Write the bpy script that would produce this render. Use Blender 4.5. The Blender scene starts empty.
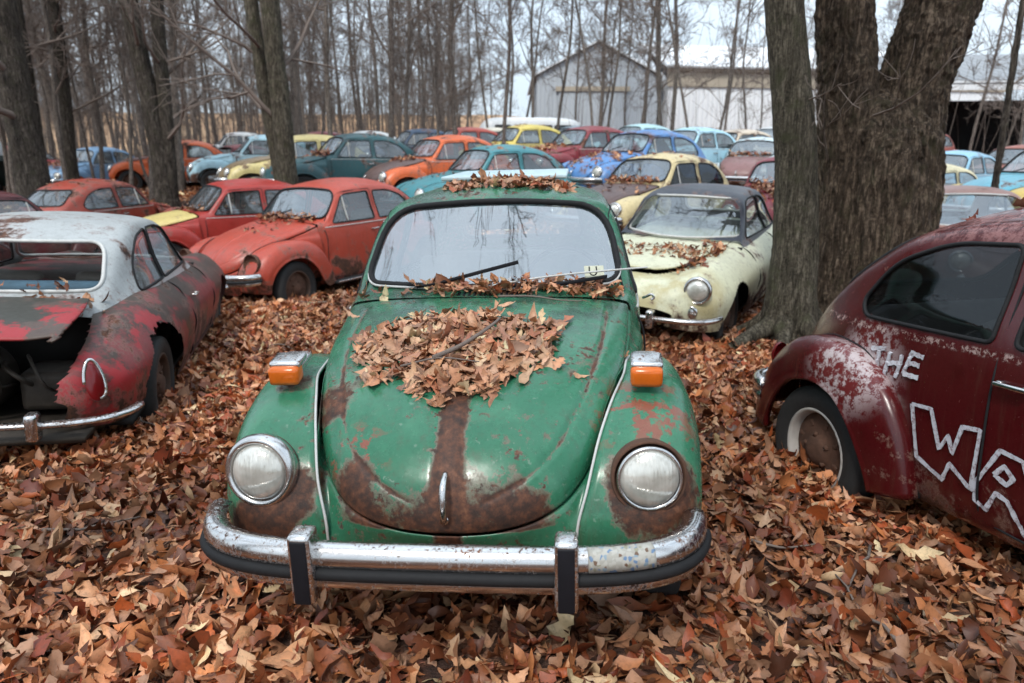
import bpy, bmesh, math, random
import numpy as np
from mathutils import Vector, Matrix, Euler
R = math.radians
rng = np.random.default_rng(7)
random.seed(7)
scene = bpy.context.scene
COL = scene.collection

# ------------------------------------------------------------------ mesh helpers
def make_mesh(name, V, F, mat=None, smooth=True, uv=None):
    """V (n,3); F list of faces or (m,4)/(m,3) arrays"""
    me = bpy.data.meshes.new(name)
    V = np.asarray(V, dtype=np.float32)
    if isinstance(F, np.ndarray):
        m, k = F.shape
        me.vertices.add(len(V)); me.vertices.foreach_set('co', V.ravel())
        me.loops.add(m * k); me.loops.foreach_set('vertex_index', F.astype(np.int32).ravel())
        me.polygons.add(m)
        me.polygons.foreach_set('loop_start', np.arange(0, m * k, k, dtype=np.int32))
        me.polygons.foreach_set('loop_total', np.full(m, k, dtype=np.int32))
        me.update(calc_edges=True)
    else:
        me.from_pydata([tuple(v) for v in V.tolist()], [], [tuple(int(i) for i in f) for f in F])
    me.validate()
    me.polygons.foreach_set('use_smooth', np.full(len(me.polygons), smooth))
    if mat: me.materials.append(mat)
    me.update()
    return me

def add_obj(name, me, parent=None, mat=None):
    o = bpy.data.objects.new(name, me)
    COL.objects.link(o)
    if parent: o.parent = parent
    if mat: set_mat(o, mat)
    return o

def set_mat(o, mat):
    for s in o.material_slots:
        s.link = 'OBJECT'; s.material = mat

def tag(o, label=None, cat=None, group=None, kind=None):
    if label: o['label'] = label
    if cat: o['category'] = cat
    if group: o['group'] = group
    if kind: o['kind'] = kind
    return o

def empty(name, loc=(0, 0, 0), rot=(0, 0, 0)):
    o = bpy.data.objects.new(name, None)
    o.empty_display_size = 0.3
    COL.objects.link(o); o.location = loc; o.rotation_euler = rot
    return o

class MB:
    """collects shapes into one mesh"""
    def __init__(s): s.V = []; s.F = []; s.n = 0
    def add(s, V, F):
        V = np.asarray(V, float)
        for f in F: s.F.append([int(i) + s.n for i in f])
        s.V.append(V); s.n += len(V); return s
    def box(s, c, size, rot=None, bev=0.0):
        bm = bmesh.new(); bmesh.ops.create_cube(bm, size=1.0)
        for v in bm.verts: v.co = Vector((v.co.x * size[0], v.co.y * size[1], v.co.z * size[2]))
        if bev > 0: bmesh.ops.bevel(bm, geom=bm.edges[:], offset=bev, segments=2, profile=.6, affect='EDGES')
        M = Matrix.Translation(Vector(c)) @ (Euler(rot).to_matrix().to_4x4() if rot else Matrix())
        bm.verts.index_update()
        s.add([tuple(M @ v.co) for v in bm.verts], [[v.index for v in f.verts] for f in bm.faces]); bm.free(); return s
    def tube(s, P, r, n=8, closed=False, caps=True):
        V, F = tube(P, r, n, closed, caps); return s.add(V, F)
    def lathe(s, prof, n=32, M=None):
        V, F = lathe(prof, n)
        if M is not None: V = [tuple(M @ Vector(v)) for v in V]
        return s.add(V, F)
    def mesh(s, name, mat=None, smooth=True):
        return make_mesh(name, np.concatenate(s.V), s.F, mat, smooth)

def tube(P, r, n=8, closed=False, caps=True):
    P = np.asarray(P, float); m = len(P)
    r = np.full(m, r) if np.isscalar(r) else np.asarray(r, float)
    T = np.roll(P, -1, 0) - np.roll(P, 1, 0)
    if not closed: T[0] = P[1] - P[0]; T[-1] = P[-1] - P[-2]
    T /= np.linalg.norm(T, axis=1)[:, None] + 1e-12
    up = np.array([0, 0, 1.]) if abs(T[0][2]) < .9 else np.array([1., 0, 0])
    N = np.zeros_like(P); nrm = np.cross(T[0], up); nrm /= np.linalg.norm(nrm)
    for i in range(m):
        nrm = nrm - T[i] * nrm.dot(T[i]); nrm /= np.linalg.norm(nrm) + 1e-12; N[i] = nrm
    B = np.cross(T, N)
    a = np.linspace(0, 2 * np.pi, n, endpoint=False)
    V = P[:, None, :] + r[:, None, None] * (np.cos(a)[None, :, None] * N[:, None, :] + np.sin(a)[None, :, None] * B[:, None, :])
    V = V.reshape(-1, 3); F = []
    rows = m if closed else m - 1
    for i in range(rows):
        i2 = (i + 1) % m
        for j in range(n):
            j2 = (j + 1) % n
            F.append([i * n + j, i * n + j2, i2 * n + j2, i2 * n + j])
    if caps and not closed:
        F.append(list(range(n))[::-1]); F.append([(m - 1) * n + j for j in range(n)])
    return V, F

def sweep(P, U, prof, caps=True):
    """sweep a closed 2D profile (out, up) along path P with outward vectors U"""
    P = np.asarray(P, float); U = np.asarray(U, float); prof = np.asarray(prof, float)
    n = len(prof); Z = np.array([0, 0, 1.])
    V = P[:, None, :] + prof[None, :, 0:1] * U[:, None, :] + prof[None, :, 1:2] * Z
    F = []
    for i in range(len(P) - 1):
        for j in range(n):
            j2 = (j + 1) % n
            F.append([i * n + j, (i + 1) * n + j, (i + 1) * n + j2, i * n + j2])
    if caps: F.append(list(range(n))); F.append([(len(P) - 1) * n + j for j in range(n)][::-1])
    return V.reshape(-1, 3), F

def lathe(prof, n=32):
    """profile of (r, h) about the local z axis"""
    V = []; F = []
    for (r, h) in prof:
        for k in range(n):
            a = 2 * math.pi * k / n; V.append((r * math.cos(a), r * math.sin(a), h))
    for i in range(len(prof) - 1):
        for k in range(n):
            k2 = (k + 1) % n
            F.append([i * n + k, i * n + k2, (i + 1) * n + k2, (i + 1) * n + k])
    return np.array(V), F

def pchip(xk, yk, xq):
    """shape preserving cubic through (xk, yk); yk (n,) or (n,d)"""
    xk = np.asarray(xk, float); yk = np.asarray(yk, float); xq = np.asarray(xq, float)
    one = yk.ndim == 1
    if one: yk = yk[:, None]
    h = np.diff(xk)[:, None]; d = np.diff(yk, axis=0) / h
    m = np.zeros_like(yk); m[0] = d[0]; m[-1] = d[-1]
    w1 = 2 * h[1:] + h[:-1]; w2 = h[1:] + 2 * h[:-1]
    ok = d[:-1] * d[1:] > 0
    with np.errstate(divide='ignore', invalid='ignore'):
        mm = (w1 + w2) / (w1 / d[:-1] + w2 / d[1:])
    m[1:-1] = np.where(ok, mm, 0)
    i = np.clip(np.searchsorted(xk, xq) - 1, 0, len(xk) - 2)
    t = ((xq - xk[i]) / (xk[i + 1] - xk[i]))[:, None]; hh = (xk[i + 1] - xk[i])[:, None]
    y = (2 * t**3 - 3 * t**2 + 1) * yk[i] + (t**3 - 2 * t**2 + t) * hh * m[i] + (-2 * t**3 + 3 * t**2) * yk[i + 1] + (t**3 - t**2) * hh * m[i + 1]
    return y[:, 0] if one else y

def catmull(P, nq, closed=False):
    """chord-length Catmull-Rom-like interpolation through P (n,d) -> nq points"""
    P = np.asarray(P, float)
    if closed: P = np.concatenate([P[-2:], P, P[:3]])
    t = np.concatenate([[0], np.cumsum(np.sqrt(np.linalg.norm(np.diff(P, axis=0), axis=1)) + 1e-9)])
    n = len(P); m = np.zeros_like(P)
    h = np.diff(t)[:, None]; d = np.diff(P, axis=0) / h
    m[0] = d[0]; m[-1] = d[-1]; m[1:-1] = (d[:-1] * h[1:] + d[1:] * h[:-1]) / (h[1:] + h[:-1])
    q = np.linspace(t[2], t[-3], nq, endpoint=False) if closed else np.linspace(t[0], t[-1], nq)
    i = np.clip(np.searchsorted(t, q, side='right') - 1, 0, n - 2)
    s = ((q - t[i]) / (t[i + 1] - t[i]))[:, None]; hh = (t[i + 1] - t[i])[:, None]
    return (2 * s**3 - 3 * s**2 + 1) * P[i] + (s**3 - 2 * s**2 + s) * hh * m[i] + (-2 * s**3 + 3 * s**2) * P[i + 1] + (s**3 - s**2) * hh * m[i + 1]

def round_poly(corners, step=.02):
    """closed polygon with rounded corners: corners [(x, y, radius)] -> dense points"""
    pts = []; n = len(corners)
    for i in range(n):
        p0 = np.array(corners[i - 1][:2]); p = np.array(corners[i][:2]); p1 = np.array(corners[(i + 1) % n][:2]); r = corners[i][2]
        a = p0 - p; b = p1 - p; la = np.linalg.norm(a); lb = np.linalg.norm(b); a = a / la; b = b / lb
        r = min(r, la * .48, lb * .48)
        for t in np.linspace(0, 1, 8):
            pts.append((1 - t)**2 * (p + a * r) + 2 * t * (1 - t) * p + t * t * (p + b * r))
    pts = np.array(pts); out = []
    for i in range(len(pts)):
        a = pts[i]; b = pts[(i + 1) % len(pts)]; L = np.linalg.norm(b - a)
        if L < 1e-6: continue
        k = max(1, int(L / step))
        for j in range(k): out.append(a + (b - a) * j / k)
    return np.array(out)

def poly_sd(Q, poly):
    """signed distance (negative inside) of points Q (n,2) to polygon (m,2)"""
    A = poly; B = np.roll(poly, -1, 0); best = np.full(len(Q), 1e9); ins = np.zeros(len(Q), bool)
    for a, b in zip(A, B):
        e = b - a; w = Q - a; t = np.clip((w @ e) / (e @ e + 1e-12), 0, 1)
        best = np.minimum(best, np.linalg.norm(w - t[:, None] * e, axis=1))
        c = (a[1] > Q[:, 1]) != (b[1] > Q[:, 1])
        with np.errstate(divide='ignore', invalid='ignore'):
            xi = (b[0] - a[0]) * (Q[:, 1] - a[1]) / (b[1] - a[1]) + a[0]
        ins ^= c & (Q[:, 0] < xi)
    return np.where(ins, -best, best)

def grid_faces(nu, nv, closed_v=False):
    i, j = np.meshgrid(np.arange(nu - 1), np.arange(nv if closed_v else nv - 1), indexing='ij')
    j2 = (j + 1) % nv
    return np.stack([i * nv + j, i * nv + j2, (i + 1) * nv + j2, (i + 1) * nv + j], -1).reshape(-1, 4)

def cut(V, F, poly, axes, mask):
    """snap the grid to a polygon outline; returns V, faces outside, faces inside"""
    V = V.copy(); near = mask(V)
    sd = np.full(len(V), 1.0); sd[near] = poly_sd(V[near][:, axes], poly)
    E = np.unique(np.sort(np.concatenate([F[:, [0, 1]], F[:, [1, 2]], F[:, [2, 3]], F[:, [3, 0]]]), axis=1), axis=0)
    a, b = E[:, 0], E[:, 1]; cr = (sd[a] * sd[b] < 0) & near[a] & near[b]
    a, b = a[cr], b[cr]; t = sd[a] / (sd[a] - sd[b]); move_a = t < .5
    who = np.where(move_a, a, b); P = V[a] + (V[b] - V[a]) * t[:, None]
    dist = np.linalg.norm(P - V[who], axis=1); o = np.argsort(-dist)
    V[who[o]] = P[o]; sd[who] = 0
    s = sd[F]; c = V[F].mean(1); fin = (s <= 0).all(1) & near[F].all(1)
    fin &= poly_sd(c[:, axes], poly) < 1e-4
    return V, F[~fin], F[fin]

def compact(V, F):
    u, inv = np.unique(F, return_inverse=True)
    return V[u], inv.reshape(F.shape)

def surf_fit(S, axes, third, poly, mask, deg=4, pad=.03):
    """polynomial third = f(a, b) fitted to the surface samples in and around the outline"""
    m = mask(S); Q = S[m]; sd = poly_sd(Q[:, axes], poly); Q = Q[sd < pad]
    c = Q[:, axes].mean(0); k = Q[:, axes].std(0) * 2
    def basis(p):
        p = (p - c) / k
        return np.stack([p[:, 0]**i * p[:, 1]**j for i in range(deg + 1) for j in range(deg + 1 - i)], 1)
    co, *_ = np.linalg.lstsq(basis(Q[:, axes]), Q[:, third], rcond=None)
    return lambda p: basis(np.asarray(p, float)) @ co

def pane(poly, fn, axes, third, off=0.0, rings=8):
    """glass pane filling the outline, on the fitted surface"""
    c = poly.mean(0); n = len(poly); V2 = [c[None]]
    for r in range(1, rings + 1): V2.append(c + (poly - c) * (r / rings))
    V2 = np.concatenate(V2); V = np.zeros((len(V2), 3)); V[:, axes] = V2; V[:, third] = fn(V2) + off
    F = [[0, 1 + i, 1 + (i + 1) % n] for i in range(n)]
    for r in range(rings - 1):
        for i in range(n):
            j = (i + 1) % n; F.append([1 + r * n + i, 1 + (r + 1) * n + i, 1 + (r + 1) * n + j, 1 + r * n + j])
    return V, F

def on_surf(poly, fn, axes, third, off=0.0):
    V = np.zeros((len(poly), 3)); V[:, axes] = poly; V[:, third] = fn(poly) + off; return V

def vnoise(P, seed=0):
    """cheap smooth 3D value noise, numpy"""
    P = np.asarray(P, float); i = np.floor(P).astype(np.int64); f = P - i; f = f * f * (3 - 2 * f)
    def h(x, y, z):
        n = (x * 374761393 + y * 668265263 + z * 2147483647 + seed * 1274126177) & 0xffffffff
        n = ((n ^ (n >> 13)) * 1274126177) & 0xffffffff
        return ((n ^ (n >> 16)) & 0xffff) / 65535.0
    r = 0
    for dx in (0, 1):
        for dy in (0, 1):
            for dz in (0, 1):
                w = (f[:, 0] if dx else 1 - f[:, 0]) * (f[:, 1] if dy else 1 - f[:, 1]) * (f[:, 2] if dz else 1 - f[:, 2])
                r = r + w * h(i[:, 0] + dx, i[:, 1] + dy, i[:, 2] + dz)
    return r * 2 - 1

# ------------------------------------------------------------------ materials
class NT:
    def __init__(s, name):
        s.m = bpy.data.materials.new(name); s.m.use_nodes = True; s.t = s.m.node_tree; s.t.nodes.clear()
        s.out = s.t.nodes.new('ShaderNodeOutputMaterial')
    def n(s, typ, props=None, **inp):
        nd = s.t.nodes.new('ShaderNode' + typ)
        for k, v in (props or {}).items(): setattr(nd, k, v)
        for k, v in inp.items():
            key = int(k[1:]) if k[0] == '_' and k[1:].isdigit() else k.replace('_', ' ')
            s.put(nd.inputs[key], v)
        return nd
    def put(s, sock, v):
        if isinstance(v, bpy.types.Node): v = v.outputs[0]
        if isinstance(v, bpy.types.NodeSocket): s.t.links.new(v, sock)
        else:
            if hasattr(sock, 'default_value'):
                if sock.type == 'RGBA' and len(v) == 3: v = (*v, 1)
                sock.default_value = v
    def math(s, op, a, b=None, c=None, clamp=False):
        nd = s.t.nodes.new('ShaderNodeMath'); nd.operation = op; nd.use_clamp = clamp
        s.put(nd.inputs[0], a)
        if b is not None: s.put(nd.inputs[1], b)
        if c is not None: s.put(nd.inputs[2], c)
        return nd
    def mix(s, f, a, b, typ='MIX'):
        nd = s.t.nodes.new('ShaderNodeMix'); nd.data_type = 'RGBA'; nd.blend_type = typ; nd.clamp_factor = True
        s.put(nd.inputs[0], f); s.put(nd.inputs[6], a); s.put(nd.inputs[7], b)
        return nd.outputs[2]
    def ramp(s, f, stops):
        nd = s.t.nodes.new('ShaderNodeValToRGB'); e = nd.color_ramp.elements
        while len(e) < len(stops): e.new(.5)
        for x, (p, c) in zip(e, stops):
            x.position = p; x.color = (*c, 1) if not np.isscalar(c) else (c, c, c, 1)
        s.put(nd.inputs[0], f); return nd
    def noise(s, vec, scale, detail=4, rough=.6, dist=0.0):
        return s.n('TexNoise', Vector=vec, Scale=float(scale), Detail=float(detail), Roughness=rough, Distortion=float(dist))
    def step(s, x, lo, hi):
        nd = s.n('MapRange', {'interpolation_type': 'SMOOTHSTEP'}, Value=x); nd.inputs[1].default_value = lo; nd.inputs[2].default_value = hi
        return nd
    def bsdf(s, **k):
        b = s.n('BsdfPrincipled', **k); s.t.links.new(b.outputs[0], s.out.inputs[0]); return b
    def bump(s, h, strength=.3, dist=.01, normal=None):
        nd = s.n('Bump', Strength=strength, Distance=dist, Height=h)
        if normal is not None: s.put(nd.inputs['Normal'], normal)
        return nd

def simple(name, col, rough=.6, metal=0.0, noise=0.0, scale=20., bump=0.0, spec=.5):
    t = NT(name); tc = t.n('TexCoord'); nz = t.noise(tc.outputs['Object'], scale, 5)
    c = t.mix(nz.outputs[0], tuple(x * (1 - noise) for x in col), tuple(min(1, x * (1 + noise)) for x in col))
    b = t.bsdf(Base_Color=c, Roughness=rough, Metallic=metal)
    b.inputs['Specular IOR Level'].default_value = spec
    if bump: t.put(b.inputs['Normal'], t.bump(nz.outputs[0], bump))
    return t.m

def rust_colour(t, vec):
    n = t.noise(vec, 38., 6, .7); n2 = t.noise(vec, 6., 3)
    x = t.math('ADD', t.math('MULTIPLY', n.outputs[0], .7), t.math('MULTIPLY', n2.outputs[0], .3))
    return t.ramp(x, [(.33, (.014, .008, .006)), (.46, (.045, .019, .011)), (.56, (.10, .036, .017)), (.66, (.17, .07, .035)), (.78, (.22, .12, .08))]).outputs[0]

def car_paint(name, extra=None, base_rough=.36, lichen=.22, soft=.06, chalk=1.):
    """weathered paint: object colour, rust patches, chalky fading, lichen and dirt; obj['rust'] 0..1, obj['seed']"""
    t = NT(name); tc = t.n('TexCoord'); oi = t.n('ObjectInfo')
    seed = t.n('Attribute', {'attribute_type': 'OBJECT', 'attribute_name': 'seed'})
    rust = t.n('Attribute', {'attribute_type': 'OBJECT', 'attribute_name': 'rust'})
    vec = t.n('VectorMath', {'operation': 'ADD'}, _0=tc.outputs['Object'], _1=seed.outputs['Fac'])
    v = vec.outputs[0]
    sep = t.n('SeparateXYZ', Vector=tc.outputs['Object'])
    big = t.noise(v, 2.6, 9, .68, .4); fine = t.noise(v, 34., 6, .75); mid = t.noise(v, 8., 6, .7)
    base = oi.outputs['Color']
    # chalky fading and sun bleaching in soft patches
    hsv = t.n('HueSaturation', Saturation=.97, Value=1.5, Color=base)
    fade = t.step(t.noise(v, 1.7, 5).outputs[0], .42, .7)
    c = t.mix(t.math('MULTIPLY', fade, .26 * chalk), base, hsv.outputs[0])
    dk = t.n('HueSaturation', Saturation=1.05, Value=.62, Color=base)
    c = t.mix(t.math('MULTIPLY', t.step(mid.outputs[0], .5, .75), .5), c, dk.outputs[0])
    # fine mottling and rain streaks in the old paint
    mot = t.noise(v, 95., 4, .7); c = t.mix(t.math('MULTIPLY', t.step(mot.outputs[0], .47, .68), .38), c, dk.outputs[0])
    sm = t.n('Mapping', Vector=v); sm.inputs['Scale'].default_value = (16, 16, 1.3)
    stn = t.step(t.noise(sm, 1.6, 6, .7).outputs[0], .5, .74); c = t.mix(t.math('MULTIPLY', stn, .38 * (.4 + .6 * chalk)), c, (.085, .055, .036))
    pale = t.step(t.noise(v, 13., 7, .72, .5).outputs[0], .57, .70); c = t.mix(t.math('MULTIPLY', pale, .30 * chalk), c, hsv.outputs[0])
    # dull grey green film
    film = t.step(t.noise(v, 4.5, 8, .75).outputs[0], .54, .72)
    c = t.mix(t.math('MULTIPLY', film, lichen), c, (.075, .085, .06))
    r = t.math('ADD', t.math('MULTIPLY', big.outputs[0], .80), t.math('MULTIPLY', fine.outputs[0], .22))
    r = t.math('ADD', r, t.math('MULTIPLY', mid.outputs[0], .18))
    r = t.math('ADD', r, t.math('MULTIPLY', rust.outputs['Fac'], .30))
    low = t.math('MULTIPLY', t.step(sep.outputs[2], .62, .28), .10)
    r = t.math('ADD', r, low)
    if extra: c, r = extra(t, tc.outputs['Object'], v, sep, c, r, fine, mid)
    edge = t.step(r, .755, .80); core = t.step(r, .785, .785 + soft)
    c = t.mix(t.math('MULTIPLY', edge, .55), c, (.20, .12, .095))
    rc = rust_colour(t, v)
    c = t.mix(core, c, rc)
    specks = t.step(t.noise(v, 60., 3, .6).outputs[0], .66, .71)
    specks = t.math('MULTIPLY', specks, t.step(mid.outputs[0], .42, .6))
    c = t.mix(t.math('MULTIPLY', specks, .8), c, rc)
    rough = t.math('ADD', t.math('MULTIPLY', core, .42), t.math('MULTIPLY_ADD', fine.outputs[0], .3, base_rough - .12))
    h = t.math('ADD', t.math('MULTIPLY', core, -.7), t.math('MULTIPLY', t.math('MULTIPLY', fine.outputs[0], t.math('ADD', core, .12)), .8))
    b = t.bsdf(Base_Color=c, Roughness=t.math('MINIMUM', rough, .95))
    dent = t.noise(tc.outputs['Object'], 5.5, 2, .5)
    t.put(b.inputs['Normal'], t.bump(h, .55, .004, t.bump(dent.outputs[0], .25, .02).outputs[0]))
    return t.m

def sph(t, pos, c, r, soft=.5):
    """soft ball mask in car space"""
    d = t.n('VectorMath', {'operation': 'DISTANCE'}, _0=pos, _1=c)
    return t.step(d.outputs['Value'], r, r * soft)

def green_extra(t, pos, v, sep, c, r, fine, mid):
    x = sep.outputs[0]; ax = t.math('ABSOLUTE', x)
    add = None
    def acc(m, k):
        nonlocal r
        r = t.math('ADD', r, t.math('MULTIPLY', m, k))
    brk = t.math('ADD', t.math('MULTIPLY_ADD', mid.outputs[0], 1.5, -.18), t.math('MULTIPLY', fine.outputs[0], .75))
    # nose of the hood
    acc(t.math('MULTIPLY', t.math('MULTIPLY', t.step(sep.outputs[2], .70, .54), t.math('MULTIPLY', t.step(ax, .40, .24), t.step(sep.outputs[2], .498, .515))), t.step(sep.outputs[1], -1.2, -1.5)), t.math('MULTIPLY', brk, .30))
    # centre crease of the hood, running down from the leaf pile
    acc(t.math('MULTIPLY', t.step(t.math('ADD', ax, t.math('MULTIPLY', mid.outputs[0], .06)), .098, .045), t.math('MULTIPLY', t.step(sep.outputs[1], -1.15, -1.35), t.step(sep.outputs[2], .99, .93))), t.math('MULTIPLY', brk, .36))
    # round the lamp without its ring
    acc(sph(t, pos, (.60, -1.72, .615), .20, .45), t.math('MULTIPLY', brk, .30))
    # inner side of the other fender, next to the bead
    acc(sph(t, pos, (-.50, -1.68, .57), .13, .4), t.math('MULTIPLY', brk, .33))
    acc(sph(t, pos, (-.58, -1.70, .50), .16, .4), t.math('MULTIPLY', brk, .33))
    acc(sph(t, pos, (-.60, -1.40, .88), .12, .4), t.math('MULTIPLY', brk, .25))
    acc(sph(t, pos, (-.44, -1.50, .78), .12, .3), t.math('MULTIPLY', brk, .26))
    # rust down the lower left of the hood
    acc(sph(t, pos, (-.27, -1.70, .62), .11, .3), t.math('MULTIPLY', brk, .30))
    acc(sph(t, pos, (0.1, -.62, 1.02), .12, .3), t.math('MULTIPLY', brk, .26))
    cr = t.n('Attribute', {'attribute_type': 'GEOMETRY', 'attribute_name': 'crease'})
    acc(cr.outputs['Fac'], t.math('MULTIPLY', brk, .17))
    # many small rust pits, and pale chips down to the undercoat
    pit = t.math('MULTIPLY', t.step(t.noise(v, 27., 5, .7).outputs[0], .555, .61), t.step(t.noise(v, 4.2, 4, .6).outputs[0], .40, .56))
    r = t.math('ADD', r, t.math('MULTIPLY', pit, .17))
    chip = t.step(t.noise(v, 41., 4, .65).outputs[0], .64, .67); c = t.mix(t.math('MULTIPLY', chip, .5), c, (.20, .27, .21))
    lt = t.step(t.noise(v, 3.3, 6, .68, .5).outputs[0], .47, .66); c = t.mix(t.math('MULTIPLY', lt, .34), c, (.085, .255, .150))
    # old red primer showing on the right fender
    pr = t.math('MULTIPLY', sph(t, pos, (.60, -1.52, .80), .26, .3), t.step(t.noise(v, 11., 5, .7).outputs[0], .52, .56))
    pl = t.math('MULTIPLY', sph(t, pos, (-.30, -1.70, .70), .16, .3), t.step(t.noise(v, 14., 5, .7).outputs[0], .55, .59))
    c = t.mix(t.math('MULTIPLY', t.math('MAXIMUM', pr, pl), .85), c, (.24, .055, .035))
    # darker dull grey green patches on the upper hood
    upper_dull = t.math('MULTIPLY', t.step(sep.outputs[2], .90, .97), t.step(t.noise(v, 5., 6, .7).outputs[0], .42, .6))
    c = t.mix(t.math('MULTIPLY', upper_dull, .72), c, (.036, .064, .050))
    return c, r

def maroon_extra(t, pos, v, sep, c, r, fine, mid):
    # white and pink blistered crown of the rear fender, worn roof edge and belt line
    m1 = sph(t, pos, (-.74, .98, .78), .29, .35)
    n = t.noise(v, 30., 8, .8); n2 = t.noise(v, 9., 5, .7)
    sp = t.math('MULTIPLY_ADD', n2.outputs[0], .5, t.math('MULTIPLY', n.outputs[0], .6))
    k = t.math('MULTIPLY', m1, t.step(sp, .52, .60))
    c = t.mix(t.math('MULTIPLY', m1, .5), c, (.22, .035, .035))
    c = t.mix(t.math('MULTIPLY', k, .9), c, (.52, .45, .45))
    bl = t.math('MULTIPLY', t.step(t.math('ABSOLUTE', t.math('SUBTRACT', sep.outputs[2], .945)), .02, .008), t.step(n.outputs[0], .5, .58))
    c = t.mix(t.math('MULTIPLY', bl, .75), c, (.45, .33, .30))
    tp = t.math('MULTIPLY', t.step(sep.outputs[2], 1.30, 1.38), t.step(sp, .50, .62))
    c = t.mix(t.math('MULTIPLY', tp, .7), c, (.34, .16, .15))
    return c, r

def ghia_red_extra(t, pos, v, sep, c, r, fine, mid):
    # dark olive lichen over the rear quarter and bright red where the old top coat has peeled off
    n = t.noise(v, 3.2, 6, .62); n2 = t.noise(v, 2.1, 7, .65, .3)
    up = t.step(sep.outputs[2], .60, .80)
    o = t.math('MULTIPLY', t.step(t.math('ADD', n.outputs[0], t.math('MULTIPLY_ADD', up, .10, t.math('MULTIPLY', fine.outputs[0], .14))), .58, .68), .9)
    c = t.mix(o, c, (.030, .030, .020))
    p = t.math('MULTIPLY', t.step(t.math('MULTIPLY_ADD', fine.outputs[0], .12, n2.outputs[0]), .60, .64), t.step(sep.outputs[1], .6, 1.0))
    c = t.mix(p, c, (.33, .02, .025))
    return c, r

def cream_extra(t, pos, v, sep, c, r, fine, mid):
    # yellow stain down the nose, bare spots along the fender tops
    s = t.math('MULTIPLY', t.step(sep.outputs[1], -1.4, -1.75), t.step(t.noise(v, 5., 5).outputs[0], .38, .62))
    c = t.mix(t.math('MULTIPLY', s, .7), c, (.40, .32, .13))
    return c, r

def chrome_mat(name='pitted_chrome', lo=.585):
    t = NT(name); tc = t.n('TexCoord'); v = tc.outputs['Object']
    a = t.noise(v, 5., 8, .7); b = t.noise(v, 80., 4, .8)
    gn = t.n('NewGeometry'); nz = t.n('SeparateXYZ', Vector=gn.outputs['Normal'])
    s = t.math('ADD', t.math('MULTIPLY', a.outputs[0], .55), t.math('MULTIPLY_ADD', b.outputs[0], .55, t.math('MULTIPLY', t.step(nz.outputs[2], .55, .9), .035)))
    k = t.step(s, lo, lo + .08)
    c = t.mix(k, (.62, .61, .60), rust_colour(t, v))
    bs = t.bsdf(Base_Color=c, Metallic=t.math('SUBTRACT', 1.0, k), Roughness=t.math('MULTIPLY_ADD', k, .6, t.math('MULTIPLY', b.outputs[0], .42)))
    t.put(bs.inputs['Normal'], t.bump(k, -.25, .002))
    return t.m

def glass_mat(name, tint=(.55, .62, .62), dust=.12, refl=.10, dustcol=(.45, .48, .50), graze=.9):
    t = NT(name); tc = t.n('TexCoord'); v = tc.outputs['Object']
    st = t.n('Mapping', Vector=v); st.inputs['Scale'].default_value = (5, 5, 2.6)
    n = t.noise(st, 2.2, 7, .7); n2 = t.noise(v, 2.5, 4)
    lw = t.n('LayerWeight', Blend=.5); fr = t.math('MULTIPLY_ADD', t.math('POWER', lw.outputs['Facing'], 4.0), graze, .04)
    tr = t.n('BsdfTransparent', Color=tint); gl = t.n('BsdfGlossy', Color=(.93, .97, 1), Roughness=.02)
    df = t.n('BsdfDiffuse', Color=dustcol)
    f = t.math('ADD', fr, refl, clamp=True)
    m = t.n('MixShader', _0=f, _1=tr, _2=gl)
    d = t.math('MULTIPLY', t.math('ADD', t.step(n.outputs[0], .25, .85), t.step(n2.outputs[0], .35, .8)), dust)
    m2 = t.n('MixShader', _0=d, _1=m, _2=df)
    t.t.links.new(m2.outputs[0], t.out.inputs[0])
    return t.m

def lens_mat():
    t = NT('headlight_glass'); tc = t.n('TexCoord'); sep = t.n('SeparateXYZ', Vector=tc.outputs['Object'])
    w = t.math('SINE', t.math('MULTIPLY', sep.outputs[0], 560.)); n = t.noise(tc.outputs['Object'], 24., 6, .7)
    n2 = t.noise(tc.outputs['Object'], 9., 3)
    c = t.mix(t.step(n2.outputs[0], .35, .7), (.72, .71, .65), (.46, .45, .40))
    c = t.mix(t.math('MULTIPLY', t.step(n.outputs[0], .55, .75), .6), c, (.18, .16, .11))
    b = t.bsdf(Base_Color=c, Roughness=.12, Metallic=.35)
    b.inputs['Coat Weight'].default_value = .8; b.inputs['Coat Roughness'].default_value = .06
    t.put(b.inputs['Normal'], t.bump(w, .10, .002))
    return t.m

def leaf_mat():
    t = NT('dry_leaf'); a = t.n('Attribute', {'attribute_type': 'GEOMETRY', 'attribute_name': 'leaf_col'})
    tc = t.n('TexCoord'); n = t.noise(tc.outputs['Object'], 55., 4, .7)
    c = t.mix(t.math('MULTIPLY', t.step(n.outputs[0], .45, .75), .45), a.outputs['Color'], (.055, .028, .016))
    b = t.bsdf(Base_Color=c, Roughness=.5)
    b.inputs['Specular IOR Level'].default_value = .45
    t.put(b.inputs['Normal'], t.bump(n.outputs[0], .35, .004))
    return t.m

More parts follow.
